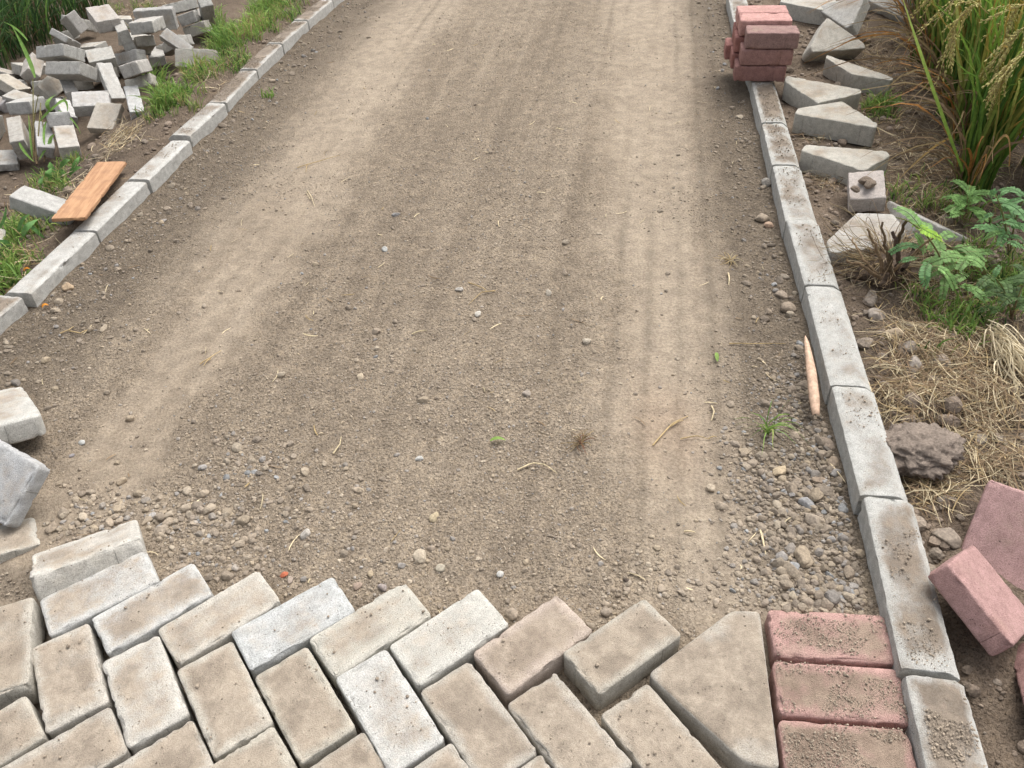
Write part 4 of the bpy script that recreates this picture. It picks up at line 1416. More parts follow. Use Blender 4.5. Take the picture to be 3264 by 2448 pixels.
STONES = [
    # px, py (2212 frame), size (m), colour, label
    (662, 1156, 0.036, (0.36, 0.33, 0.29), "flat grey-brown stone on the path, above the off-white zigzag pavers"),
    (908, 1203, 0.038, (0.40, 0.34, 0.26), "pale angular stone on the path above the pinkish paver, largest of a small cluster"),
    (952, 1228, 0.027, (0.36, 0.32, 0.25), "pale stone lower right of the pale angular one above the pinkish paver"),
    (932, 1186, 0.024, (0.27, 0.22, 0.17), "upright brown stone behind the pale angular one in the small cluster"),
    (1081, 1242, 0.022, (0.42, 0.41, 0.38), "whitish stone on the path above the pinkish paver, by itself"),
    (614, 1243, 0.020, (0.42, 0.13, 0.07), "small orange-red brick fragment at the zigzag edge"),
    (626, 1255, 0.023, (0.33, 0.27, 0.22), "brown stone touching the orange-red brick fragment"),
    (801, 1242, 0.023, (0.36, 0.29, 0.20), "yellowish stone just above the zigzag edge, left of the clean off-white paver"),
    (826, 1270, 0.026, (0.27, 0.23, 0.21), "purplish grey stone touching the zigzag edge, left of the clean off-white paver"),
    (772, 1268, 0.026, (0.30, 0.23, 0.18), "reddish brown stone on its edge beside the zigzag pavers"),
    (938, 1118, 0.034, (0.40, 0.33, 0.22), "yellow-tan stone in the middle of the path, right of the grey flat one"),
    (440, 1070, 0.036, (0.34, 0.28, 0.21), "tan angular stone in the coarse gravel patch at lower left"),
    (320, 1125, 0.030, (0.33, 0.27, 0.20), "round brown stone just beyond the far end of the lifted paver"),
    (178, 957, 0.028, (0.38, 0.38, 0.36), "bluish grey flat stone in the left wheel track"),
    (907, 992, 0.027, (0.40, 0.39, 0.36), "pale grey stone in the middle of the path, standing in a crumbly patch"),
    (1185, 635, 0.032, (0.42, 0.37, 0.30), "pale flat stone in the upper middle of the path, right of the forked straw"),
    (1268, 740, 0.030, (0.38, 0.33, 0.26), "tan stone right of the path's middle, below the pale flat one"),
    (1138, 852, 0.030, (0.28, 0.24, 0.20), "dark stone with a small bluish chip beside it in the middle of the path"),
    (994, 627, 0.030, (0.37, 0.34, 0.30), "grey stone left of the forked straw"),
    (1032, 680, 0.026, (0.42, 0.39, 0.34), "whitish stone just below the forked straw"),
    (832, 540, 0.028, (0.36, 0.36, 0.34), "grey stone in the upper left of the path"),
    (855, 465, 0.032, (0.27, 0.26, 0.25), "dark grey stone far up the path, left of the middle"),
    (1222, 526, 0.034, (0.31, 0.26, 0.20), "brown stone far up the path, right of the middle, among pebbles"),
    (780, 815, 0.024, (0.40, 0.33, 0.24), "pale tan stone left of the path's middle, in a crumbly band"),
    (1740, 1088, 0.046, (0.24, 0.235, 0.23), "slate grey stone in the coarse gravel beside the right kerb"),
    (1755, 1127, 0.050, (0.30, 0.25, 0.195), "brown wedge-shaped stone in the coarse gravel, below the slate grey one"),
    (1683, 1020, 0.046, (0.40, 0.32, 0.215), "yellowish stone at the upper end of the coarse gravel wedge"),
    (1732, 1206, 0.058, (0.29, 0.235, 0.17), "big brown soil-coated stone in the coarse gravel, close to the kerb"),
    (1770, 1040, 0.040, (0.27, 0.21, 0.155), "reddish brown stone against the right kerb, above the slate grey one"),
    (1712, 1290, 0.030, (0.33, 0.28, 0.21), "tan stone just beyond the farthest red border block"),
    (1610, 928 + 50, 0.036, (0.29, 0.235, 0.17), "brown stone below the small green tuft on the path"),
    (1800, 1000, 0.042, (0.26, 0.205, 0.15), "dark round stone against the right kerb, beside the green tuft's stones"),
    (1787, 962, 0.044, (0.25, 0.20, 0.155), "upper one of the dark round stones against the right kerb"),
    (1688, 640, 0.044, (0.27, 0.22, 0.17), "stone on the path's right margin beside the third right kerb joint"),
    (1705, 668, 0.05, (0.255, 0.205, 0.155), "larger brown stone on the path's right margin, beside the kerb below the shrub"),
    (1695, 600, 0.036, (0.30, 0.255, 0.20), "tan stone against the right kerb next to the uprooted shrub"),
    (1645, 475, 0.05, (0.27, 0.22, 0.165), "brown stone of the group on the right margin, left of the square pinkish block"),
    (1660, 490, 0.042, (0.34, 0.24, 0.17), "reddish stone of the group on the right margin, left of the square pinkish block"),
    (1655, 398, 0.05, (0.25, 0.23, 0.20), "grey stone on the right margin, far up near the nearest triangular block"),
    (1880, 745 - 95, 0.062, (0.28, 0.235, 0.19), "rounded grey-brown stone right of the kerb, below the uprooted shrub"),
    (1892, 715 - 30, 0.060, (0.31, 0.265, 0.22), "blocky pale stone right of the kerb, below the rounded grey-brown one"),
    (1928, 870 - 145, 0.050, (0.34, 0.27, 0.19), "yellow-brown stone among the straw right of the kerb"),
    (1960, 785 - 30, 0.062, (0.25, 0.215, 0.18), "dark boulder-like stone left of the pale straw bundle"),
    (1975, 795, 0.075, (0.26, 0.225, 0.19), "broad grey stone at the lower left of the pale straw bundle"),
    (2030, 785, 0.058, (0.27, 0.225, 0.18), "brown stone touching the pale straw bundle"),
    (2110, 948, 0.056, (0.27, 0.23, 0.19), "smooth grey stone half under dry straw at the right border"),
    (2040, 955, 0.050, (0.25, 0.21, 0.175), "grey stone right of the big crumbly soil clod"),
    (1975, 1030, 0.050, (0.29, 0.225, 0.155), "brown stone right of the kerb's broken corner, under the big clod"),
    (2045, 1085, 0.052, (0.25, 0.215, 0.185), "flat grey stone above the red blocks at the right border"),
    (2040, 1165, 0.078, (0.26, 0.215, 0.17), "brown soil lump touching the tilted red block"),
    (1990, 1180, 0.046, (0.27, 0.235, 0.2), "grey stone between the kerb and the brown soil lump"),
    (1355, 1257, 0.020, (0.09, 0.07, 0.055), "black-brown crumb on the path just beyond the dusty tan paver"),
    (282, 905, 0.036, (0.31, 0.25, 0.18), "tan stone by the left wheel track, right of the broad smeared block"),
    (262, 1042, 0.034, (0.33, 0.265, 0.19), "rounded tan stone between the left track and the lifted paver"),
    (148, 1042 - 420, 0.040, (0.36, 0.27, 0.18), "tan flat stone close to the long white left kerb stone"),
    (155, 985, 0.018, (0.26, 0.24, 0.24), "small mauve-grey stone beside the broad smeared block"),
]
for i, (px, py, sz, c, lab) in enumerate(STONES):
    p = at(px, py, -0.02)
    p = at(px, py, float(ground_z(p[0], p[1])))
    r = np.random.default_rng(900 + i)
    sz *= 0.84 if py > 850 else 0.95
    V = stone_shape(S3_V if sz > 0.025 else S2_V, 900 + i, 0.42, 11) * np.array([sz * r.uniform(0.95, 1.2), sz * r.uniform(0.7, 0.95), sz * r.uniform(0.5, 0.72)]) / 2
    C = np.tile(np.array([*c, 1.0]), (len(V), 1))
    C[:, :3] *= (1 + 0.22 * fbm(V * 120 + i, 3, i))[:, None]
    me = mesh_np("stone", V, S3_F if sz > 0.025 else S2_F, M['stone'], True, C)
    obj("stone", me, None, (p[0], p[1], p[2] + sz * 0.10), zrot(r.uniform(0, 6.28)), lab, "stone", "stones on and beside the path")

# soil lumps on the square block and the big clod
sq = np.array(LAY['SQ'][0])
for i, (px, py, sz, lab) in enumerate([(1868, 396, 0.045, "flat brown soil lump on the square pinkish block, farthest from the viewer"),
                                       (1878, 404, 0.048, "dark soil lump in the middle of the square pinkish block"),
                                       (1847, 413, 0.034, "small brown soil lump at the near left corner of the square pinkish block")]):
    p = at(px, py, sq[2] + 0.03)
    V = stone_shape(S3_V, 950 + i, 0.5, 6) * np.array([sz, sz * 0.8, sz * 0.55]) / 2
    C = np.tile(np.array([0.19, 0.15, 0.115, 1.0]), (len(V), 1))
    obj("soil_lump", mesh_np("soil_lump", V, S3_F, M['clod'], True, C), None, (p[0], p[1], p[2] + sz * 0.2), zrot(i), lab, "soil lump", "soil lumps on the square block")
p = at(1982, 968, -0.01)
V = S4_V * (1 + 0.42 * fbm(S4_V * 1.9 + 3, 3, 77) + 0.22 * fbm(S4_V * 6, 4, 78))[:, None] * np.array([0.088, 0.076, 0.036]) * (1 + 0.16 * fbm(S4_V * 18, 3, 80))[:, None]
C = np.tile(np.array([0.20, 0.162, 0.132, 1.0]), (len(V), 1))
C[:, :3] *= (1 + 0.3 * fbm(V * 60, 3, 79))[:, None]
obj("soil_clod", mesh_np("soil_clod", V, S4_F, M['clod'], True, C), None, (p[0], p[1], p[2] + 0.002), None,
    "big crumbly grey-brown soil clod against the outer side of the right kerb", "soil clod")

# ------------------------------------------------------------------ grasses and other plants


def gz(x, y):
    return float(ground_z(np.array([x]), np.array([y]))[0])


G_LIGHT, G_MID, G_DARK = np.array([0.26, 0.40, 0.095]), np.array([0.16, 0.28, 0.065]), np.array([0.045, 0.10, 0.028])
S_PALE, S_GOLD, S_BRN = np.array([0.54, 0.45, 0.29]), np.array([0.39, 0.29, 0.15]), np.array([0.21, 0.145, 0.085])


def blade(r, base, h, lean, az, w, seg=7, droop=0.5):
    d = np.array([math.cos(az), math.sin(az), 0])
    tip = np.array(base) + d * lean * h + np.array([0, 0, h * (1 - droop * lean)])
    midp = np.array(base) + d * lean * h * 0.25 + np.array([0, 0, h * 0.72])
    P = bez(base, midp, tip, seg)
    P += r.normal(size=P.shape) * h * 0.008
    t = np.linspace(0, 1, seg)
    wd = w * np.interp(t, [0, 0.2, 0.6, 1], [0.6, 1.0, 0.85, 0.06])
    return P, wd


def grad(c0, c1, n):
    t = np.linspace(0, 1, n)[:, None]
    return np.asarray(c0) * (1 - t) + np.asarray(c1) * t


def tuft_mesh(name, spots, seed, h, w, cols, n_each, spread, lean=(0.15, 0.9), droop=0.45):
    r = np.random.default_rng(seed)
    P, Wd, C, NN = [], [], [], []
    for (x, y) in spots:
        z = gz(x, y) - 0.004
        for _ in range(n_each):
            a, q = r.uniform(0, 2 * math.pi), spread * math.sqrt(r.uniform(0, 1))
            b = (x + q * math.cos(a), y + q * math.sin(a), z)
            hh = h * r.uniform(0.45, 1.15)
            p, wd = blade(r, b, hh, r.uniform(*lean), r.uniform(0, 2 * math.pi), w * r.uniform(0.6, 1.3), 7, droop)
            P.append(p)
            Wd.append(wd)
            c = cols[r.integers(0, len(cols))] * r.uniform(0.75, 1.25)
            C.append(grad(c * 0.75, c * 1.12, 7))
            v = r.normal(size=3)
            NN.append(v / np.linalg.norm(v))
    return strip_mesh(P, Wd, C, M['leaf'], name, normals=NN)


GREENS = [G_LIGHT, G_MID, G_LIGHT, G_MID, np.array([0.27, 0.33, 0.09])]
TUFTS = [
    # spots in the 2212 frame, height, blades, spread, label
    ([(362, 208), (375, 232), (350, 245)], 0.13, 70, 0.035, "bright green grass tuft at the heap's front right corner, beside the left kerb"),
    ([(330, 165), (345, 185)], 0.15, 45, 0.03, "thin grass tuft rising in front of the heap's beige right-hand paver"),
    ([(432, 160), (455, 140), (405, 168)], 0.10, 50, 0.04, "yellowish green grass at the foot of the upright rounded paver"),
    ([(470, 100), (500, 112), (515, 80), (488, 70)], 0.15, 80, 0.045, "tall bright grass clump at the right end of the heap"),
    ([(455, 55), (440, 75), (470, 40)], 0.15, 70, 0.04, "darker green grass clump between the heap's far right pavers"),
    ([(545, 70), (560, 45), (535, 95), (575, 62)], 0.12, 70, 0.045, "yellow-green grass clump beside the soil-covered left kerb stones"),
    ([(590, 20), (610, 8), (570, 15), (545, 12)], 0.13, 75, 0.05, "green grass clump at the top border, left of the last left kerb stones"),
    ([(395, 215), (405, 200)], 0.08, 35, 0.03, "low grass tuft on the soil just left of the half-buried kerb stone"),
    ([(1648, 938), (1660, 940)], 0.10, 10, 0.006, "small uprooted green grass tuft lying on the path by the right kerb"),
    ([(1665, 132), (1680, 120)], 0.07, 22, 0.02, "tiny green tuft between the red stack and the broad tilted triangular block"),
    ([(1900, 245), (1925, 230), (1880, 240)], 0.08, 40, 0.03, "green grass tuft behind the triangular blocks, near the rice plants"),
    ([(2105, 395), (2085, 385)], 0.12, 22, 0.03, "thin green tuft in the shade at the foot of the rice plants"),
    ([(2020, 700), (2050, 690), (2080, 705)], 0.10, 26, 0.05, "sparse green grass above the pale straw bundle, in crumbly soil"),
    ([(582, 210)], 0.06, 22, 0.02, "faint green seedling tuft on the path's left margin"),
    ([(22, 612), (45, 625), (5, 590)], 0.09, 45, 0.03, "fine green grass at the left border by the nearest kerb stones"),
    ([(45, 500), (20, 512), (70, 515)], 0.08, 55, 0.03, "fine green grass at the lower left of the concrete block under the plank"),
]
for i, (px, h, n, sp, lab) in enumerate(TUFTS):
    sp_ = [at_g(a, b)[:2] for a, b in px]
    cen = np.mean(sp_, 0)
    sp_ = [cen + (np.array(q) - cen) * 0.55 for q in sp_]
    sp *= 1.0 if i == 8 else 1.7
    cols = GREENS if i not in (2, 5) else [G_LIGHT, np.array([0.33, 0.37, 0.10]), G_LIGHT, S_GOLD]
    if i == 8:
        me = tuft_mesh("grass_tuft", sp_, 1000 + i, 0.13, 0.004, cols, n, sp, (0.55, 1.0), 0.85)
    else:
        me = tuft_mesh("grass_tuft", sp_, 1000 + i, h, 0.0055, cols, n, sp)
    obj("grass_tuft", me, None, None, None, lab, "grass tuft", "grass tufts")

# low grass nobody could count: left verge and between the clods on the right
r = np.random.default_rng(21)
spots = []
for (a, b, ra, n) in [(510, 120, 50, 36), (300, 20, 60, 24), (620, 25, 50, 30), (480, 95, 60, 46), (560, 50, 45, 40), (600, 12, 40, 26), (390, 215, 30, 16), (110, 385, 40, 26), (60, 480, 45, 26), (20, 560, 30, 22), (330, 240, 22, 14),
                      (440, 165, 40, 22), (30, 640, 25, 8), (140, 330, 30, 12),
                      (2010, 640, 80, 9), (2080, 700, 70, 14), (2110, 560, 70, 24), (2160, 620, 50, 34), (1960, 430, 60, 16), (1900, 240, 30, 12), (2060, 470, 50, 18)]:
    for _ in range(n):
        q = at_g(a + r.normal() * ra * 0.6, b + r.normal() * ra * 0.5)[:2]
        if free(np.array([q[0]]), np.array([q[1]]))[0] and not (xl(q[1]) - 0.1 < q[0] < xr(q[1]) + 0.1):
            spots.append(q)
obj("grass", tuft_mesh("grass", spots, 22, 0.07, 0.004, GREENS + [G_DARK, S_GOLD, np.array([0.3, 0.33, 0.11])], 13, 0.035), kind="stuff", label="low green grass on the left verge and right soil", cat="grass")


def straw_lines(n, region, seed, L=(0.04, 0.16), w=0.0022, cols=(S_PALE, S_GOLD, S_BRN), lift=0.02, curve=0.35):
    r = np.random.default_rng(seed)
    P, Wd, C, NN = [], [], [], []
    for _ in range(n):
        x, y = region(r)
        l = r.uniform(*L)
        az = r.uniform(0, 2 * math.pi)
        bend = r.normal() * curve
        t = np.linspace(-0.5, 0.5, 7)
        X = x + l * (t * math.cos(az) - bend * (t * t - 0.08) * math.sin(az))
        Y = y + l * (t * math.sin(az) + bend * (t * t - 0.08) * math.cos(az))
        Z = ground_z(X, Y) + 0.003 + lift * r.uniform(0, 1) ** 2 + lift * r.uniform(-0.6, 1.2) * (t + 0.5) * 0.8
        P.append(np.stack([X, Y, Z], 1))
        ww = w * r.uniform(0.5, 1.7)
        Wd.append(ww * np.interp(t, [-0.5, -0.3, 0.3, 0.5], [0.5, 1, 1, 0.3]))
        c = cols[r.integers(0, len(cols))] * r.uniform(0.7, 1.2)
        C.append(grad(c, c * r.uniform(0.8, 1.15), 7))
        v = np.array([r.normal() * 0.5, r.normal() * 0.5, 1.0])
        NN.append(v / np.linalg.norm(v))
    return P, Wd, C, NN


def region_px(blobs):
    wts = np.array([b[3] for b in blobs], float)
    wts /= wts.sum()

    def f(r):
        while True:
            b = blobs[r.choice(len(blobs), p=wts)]
            u_, v_ = b[0] + r.normal() * b[2] * 0.6, b[1] + r.normal() * b[2] * 0.42
            q = at_g(u_, v_) if b[0] < 1000 else at(u_, v_, -0.03)
            if not (xl(q[1]) - 0.1 < q[0] < xr(q[1]) + 0.1):
                return q[0], q[1]
    return f


RIGHT = [(1960, 260, 120, 10), (2030, 330, 90, 10), (1930, 160, 70, 7), (1990, 400, 90, 9), (2060, 460, 90, 7), (1900, 95, 60, 5), (1990, 560, 90, 6), (2060, 640, 100, 8),
         (2100, 760, 100, 14), (1990, 800, 90, 12), (2120, 880, 90, 14), (1960, 870, 70, 8), (2150, 1000, 70, 7), (2020, 1050, 60, 5), (1780, 395, 40, 3), (1775, 290, 40, 3),
         (1960, 720, 70, 5), (1900, 20, 80, 6), (2130, 340, 60, 6)]
P, Wd, C, NN = straw_lines(7000, region_px(RIGHT), 31, (0.015, 0.12), 0.0015, (S_PALE, S_PALE * 0.8, S_GOLD, S_BRN * 1.2, S_BRN * 0.9, S_BRN), 0.02, 0.22)
obj("dry_straw", strip_mesh(P, Wd, C, M['straw'], "dry_straw", normals=NN), kind="stuff", label="dry cut straw littering the soil right of the kerb", cat="straw")
P, Wd, C, NN = straw_lines(760, region_px([(255, 300, 34, 10), (285, 285, 30, 8), (240, 330, 30, 4), (170, 420, 60, 4), (60, 560, 60, 5), (30, 620, 40, 4), (450, 175, 40, 4), (310, 25, 45, 12), (250, 10, 60, 8), (180, 395, 50, 5), (30, 420, 40, 4)]),
                           33, (0.02, 0.12), 0.0019, (S_PALE, S_PALE, S_GOLD, S_BRN), 0.035, 0.6)
obj("dry_straw", strip_mesh(P, Wd, C, M['straw'], "dry_straw", normals=NN), kind="stuff", label="curled pale dry straw between the heap and the left kerb", cat="straw")

# chaff and short straw bits on the path


def path_region(r):
    while True:
        x, y = r.uniform(-1.4, 1.1), 0.75 + 3.6 * r.uniform(0, 1) ** 1.5
        if on_path(np.array([x]), np.array([y]))[0] and paved(np.array([x]), np.array([y]))[0] < 0.3:
            return x, y


P, Wd, C, NN = straw_lines(170, path_region, 35, (0.010, 0.05), 0.0022, (S_PALE, S_PALE * 1.25, S_GOLD, S_BRN), 0.003, 0.3)
obj("straw_litter", strip_mesh(P, Wd, C, M['straw'], "straw_litter", normals=NN), kind="stuff", label="short bits of straw and chaff scattered on the dirt path", cat="straw")

STALKS = [
    ([(642, 362), (690, 350), (734, 335)], [(664, 356), (661, 372)], 0.0028, "long branched straw stalk in the left wheel track, far up the path"),
    ([(664, 412), (672, 425), (680, 446)], [(670, 430), (661, 416)], 0.0026, "pale forked straw sprig in the left wheel track, below the long branched one"),
    ([(1012, 610), (1045, 625), (1052, 630)], [(1070, 628), (1040, 634), (1012, 658)], 0.0032, "forked straw stalk crossed like a tick in the middle of the path"),
    ([(720, 980), (735, 962), (737, 943)], None, 0.0034, "pale straw curving upright, left of the path's middle"),
    ([(1118, 1015), (1150, 1002), (1178, 1006), (1203, 1022)], None, 0.0034, "long pale arched straw on the path, right of the middle"),
    ([(1410, 962), (1440, 930), (1455, 915), (1486, 899)], [(1448, 922), (1476, 908)], 0.0034, "long straw stem lying across the right wheel track"),
    ([(1470, 948), (1505, 944), (1530, 948)], [(1530, 948), (1548, 943)], 0.0026, "low brownish straw right of the long stem in the right wheel track"),
    ([(1537, 877), (1542, 892), (1537, 908)], None, 0.0042, "bright white bent straw chip on the right wheel track"),
    ([(1641, 1142), (1646, 1165), (1654, 1198)], None, 0.0048, "flat white straw strip in the gravel, left of the coarse wedge"),
    ([(1787, 995), (1805, 1018), (1826, 1042)], None, 0.0034, "thin pale straw leaning on the stones by the right kerb"),
    ([(1575, 742), (1620, 745), (1697, 742)], None, 0.0030, "long thin straw with a green base on the path's right margin"),
    ([(1573, 590), (1575, 604), (1574, 616)], None, 0.0042, "short white straw chip on the right, beside the dried weed"),
    ([(1478, 1148), (1490, 1150), (1502, 1150)], None, 0.0036, "small pale straw bit in the right wheel track, nearest the paving"),
    ([(432, 786), (455, 775), (478, 757)], [(455, 775), (440, 790)], 0.0030, "thin brown straw sprig in the left wheel track, beside tiny chips"),
    ([(130, 720), (150, 715), (160, 705)], [(150, 715), (175, 722), (190, 712)], 0.0030, "tangled straw sprig on the path's left margin"),
    ([(890, 722), (905, 718), (922, 713)], None, 0.0036, "straight pale straw bit in the middle of the path, above the crumbly patch"),
    ([(1345, 1256 + 130), (1340, 1402)], None, 0.002, None),
]
for i, (pts, br, w, lab) in enumerate(STALKS):
    if lab is None:
        continue
    r = np.random.default_rng(1200 + i)

    def line(q):
        W_ = [at(a, b, -0.02) for a, b in q]
        W_ = np.array([at(a, b, gz(p[0], p[1]) + 0.004) for (a, b), p in zip(q, W_)])
        t = np.linspace(0, 1, len(W_))
        tt = np.linspace(0, 1, 9)
        o_ = np.stack([np.interp(tt, t, W_[:, k]) for k in range(3)], 1)
        o_[:, 2] += 0.004 * np.sin(tt * math.pi)
        return o_
    paths = [line(pts)] + ([line(br)] if br else [])
    c = (S_PALE * 1.2 if 'white' in lab or 'pale' in lab else S_GOLD * 1.2) * r.uniform(0.9, 1.1)
    n = len(paths)
    obj("straw_stalk", tube_mesh(paths, [np.interp(np.linspace(0, 1, 9), [0, 0.5, 1], [w * 0.6, w * 0.5, w * 0.25])] * n, [c] * n, M['straw'], "straw_stalk", 5),
        None, None, None, lab, "straw", "single straws on the path")

# pale straw bundle
r = np.random.default_rng(41)
P, Wd, C, NN = [], [], [], []
a0, a1 = at(2142, 705, 0.03), at(2235, 830, -0.03)
for _ in range(120):
    o_ = r.normal(size=3) * np.array([0.014, 0.016, 0.012])
    e_ = r.normal(size=3) * np.array([0.034, 0.034, 0.016])
    f_ = r.uniform(0, 0.4)
    a, b = a0 + (a1 - a0) * f_ + o_ * 0.9, a0 + (a1 - a0) * (f_ + r.uniform(0.25, 0.75)) + e_
    a[2] = max(a[2], gz(a[0], a[1]) + 0.004)
    b[2] = max(b[2], gz(b[0], b[1]) + 0.004)
    P.append(bez(a, (a + b) / 2 + np.array([0, 0, 0.015]) + r.normal(size=3) * 0.02, b, 7))
    Wd.append(np.full(7, r.uniform(0.0015, 0.0038)))
    C.append(grad(np.array([0.60, 0.52, 0.36]) * r.uniform(0.8, 1.2), np.array([0.60, 0.51, 0.34]) * r.uniform(0.75, 1.2), 7))
    v = r.normal(size=3)
    NN.append(v / np.linalg.norm(v))
obj("straw_bundle", strip_mesh(P, Wd, C, M['straw'], "straw_bundle", normals=NN), None, None, None, "pale cut straw bundle on the soil at the right border", "straw bundle")

# ------------------------------------------------------------------ rice plants, right
r = np.random.default_rng(51)
RICE = [
    (1.60, 2.51, 0.80, "rice plant nearest the viewer, brown leaves drooping to the left over the straw"),
    (1.74, 2.86, 0.82, "second rice plant from the viewer, behind the nearest one"),
    (1.80, 3.10, 0.85, "rice plant in the middle of the row, its long bright leaf arching left"),
    (1.86, 3.38, 0.85, "rice plant opposite the loose triangular block with the long thin tip"),
    (1.93, 3.68, 0.88, "rice plant with dry brown leaves at its foot, opposite the broad tilted triangular block"),
    (2.06, 4.02, 0.88, "rice plant beside the triangular block tipped on its side"),
    (2.20, 4.42, 0.85, "last rice plant of the front row, at the top border"),
    (1.84, 2.50, 0.85, "rice plant at the right border beside the nearest one, bending over the bluish ferny plant"),
    (1.92, 2.66, 0.9, "rice plant at the right border, second row, nearest the viewer"),
    (1.98, 2.98, 0.95, "rice plant in the second row behind the middle of the front row"),
    (2.07, 3.32, 0.98, "rice plant in the second row with heavy yellow panicles hanging left"),
    (2.18, 3.68, 0.98, "rice plant in the second row, behind the one with dry brown leaves"),
    (2.32, 4.06, 0.95, "rice plant in the second row near the top border"),
    (2.28, 3.20, 1.0, "rice plant in the third row at the right border"),
    (2.42, 3.62, 1.0, "rice plant in the third row at the top right corner"),
]
R_COL = [np.array([0.14, 0.26, 0.045]), np.array([0.20, 0.34, 0.055]), np.array([0.10, 0.20, 0.04]), np.array([0.28, 0.36, 0.08]), np.array([0.33, 0.36, 0.10])]


def panicle(r, base, az, n=34, L=0.2):
    """A drooping head of grain: a thin stem with short side branches hung with grains."""
    d = np.array([math.cos(az), math.sin(az), 0])
    stem = bez(base, base + d * L * 0.55 + np.array([0, 0, L * 0.35]), base + d * L * 1.0 + np.array([0, 0, -L * 0.5]), 12)
    paths, rad, cols = [stem], [np.full(12, 0.0013)], [S_GOLD * 1.1]
    g = []
    for k in range(8):
        s = stem[3 + k]
        e = s + d * L * r.uniform(0.2, 0.4) + np.array([r.normal() * 0.02, r.normal() * 0.02, -L * r.uniform(0.2, 0.45)])
        br = bez(s, s + (e - s) * 0.5 + np.array([0, 0, 0.012]), e, 8)
        paths.append(br)
        rad.append(np.full(8, 0.0008))
        cols.append(S_GOLD * 1.1)
        for q in range(2, 8):
            for _ in range(2):
                g.append((br[q] + r.normal(size=3) * 0.002, br[q] - br[q - 1]))
    for p, t in g:
        t = t / np.linalg.norm(t) + r.normal(size=3) * 0.35
        t /= np.linalg.norm(t)
        c = np.array([0.52, 0.46, 0.165]) * r.uniform(0.75, 1.25)
        paths.append(np.stack([p - t * 0.001, p + t * 0.0015, p + t * 0.004, p + t * 0.0065, p + t * 0.008]))
        rad.append(np.array([0.0004, 0.0014, 0.0017, 0.0012, 0.0003]))
        cols.append(c)
    return tube_mesh(paths, rad, cols, M['straw'], "panicle", 5)


for i, (x, y, h, lab) in enumerate(RICE):
    z = gz(x, y)
    root = obj("rice_plant", None, None, (x, y, z), None, lab, "rice plant", "rice plants on the right")
    P, Wd, C, NN = [], [], [], []
    for _ in range(150):
        a, q = r.uniform(0, 6.28), 0.055 * math.sqrt(r.uniform(0, 1))
        b = np.array([q * math.cos(a), q * math.sin(a), 0])
        hh = h * r.uniform(0.5, 1.05)
        p, wd = blade(r, b, hh, r.uniform(0.05, 0.55) ** 1.2, r.uniform(0, 6.28), r.uniform(0.006, 0.012), 10, 0.5)
        P.append(p)
        Wd.append(wd)
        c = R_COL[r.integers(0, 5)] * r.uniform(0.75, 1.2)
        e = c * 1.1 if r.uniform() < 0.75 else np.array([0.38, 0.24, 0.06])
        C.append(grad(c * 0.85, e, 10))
        v = np.array([-1.0, -0.6, 0.2]) + r.normal(size=3) * 0.7
        NN.append(v / np.linalg.norm(v))
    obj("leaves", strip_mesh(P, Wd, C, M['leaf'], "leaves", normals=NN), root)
    P, Wd, C, NN = [], [], [], []
    for _ in range(26 if i < 7 else 8):
        a = r.uniform(2.0, 4.6)
        b = np.array([0.05 * math.cos(a), 0.05 * math.sin(a), r.uniform(0, 0.06)])
        hh = h * r.uniform(0.25, 0.6)
        p, wd = blade(r, b, hh, r.uniform(0.5, 1.15), a + r.normal() * 0.4, r.uniform(0.004, 0.009), 9, 0.75)
        P.append(p)
        Wd.append(wd)
        c = [S_BRN, S_BRN * 0.8, S_GOLD * 0.8, np.array([0.36, 0.17, 0.05])][r.integers(0, 4)] * r.uniform(0.8, 1.2)
        C.append(grad(c, c * 1.2, 9))
        v = r.normal(size=3) + np.array([-0.6, -0.4, 0.4])
        NN.append(v / np.linalg.norm(v))
    dl_ = obj("dry_leaves", strip_mesh(P, Wd, C, M['straw'], "dry_leaves", normals=NN), root, label="dry brown leaves")
    if i in (1, 2, 3, 9, 10, 13):
        for k in range(3):
            a = math.pi + r.normal() * 0.35
            b = np.array([0.04 * math.cos(a) - 0.02, 0.03 * r.normal(), h * r.uniform(0.62, 0.85)])
            obj("panicle", panicle(r, b, a), root)

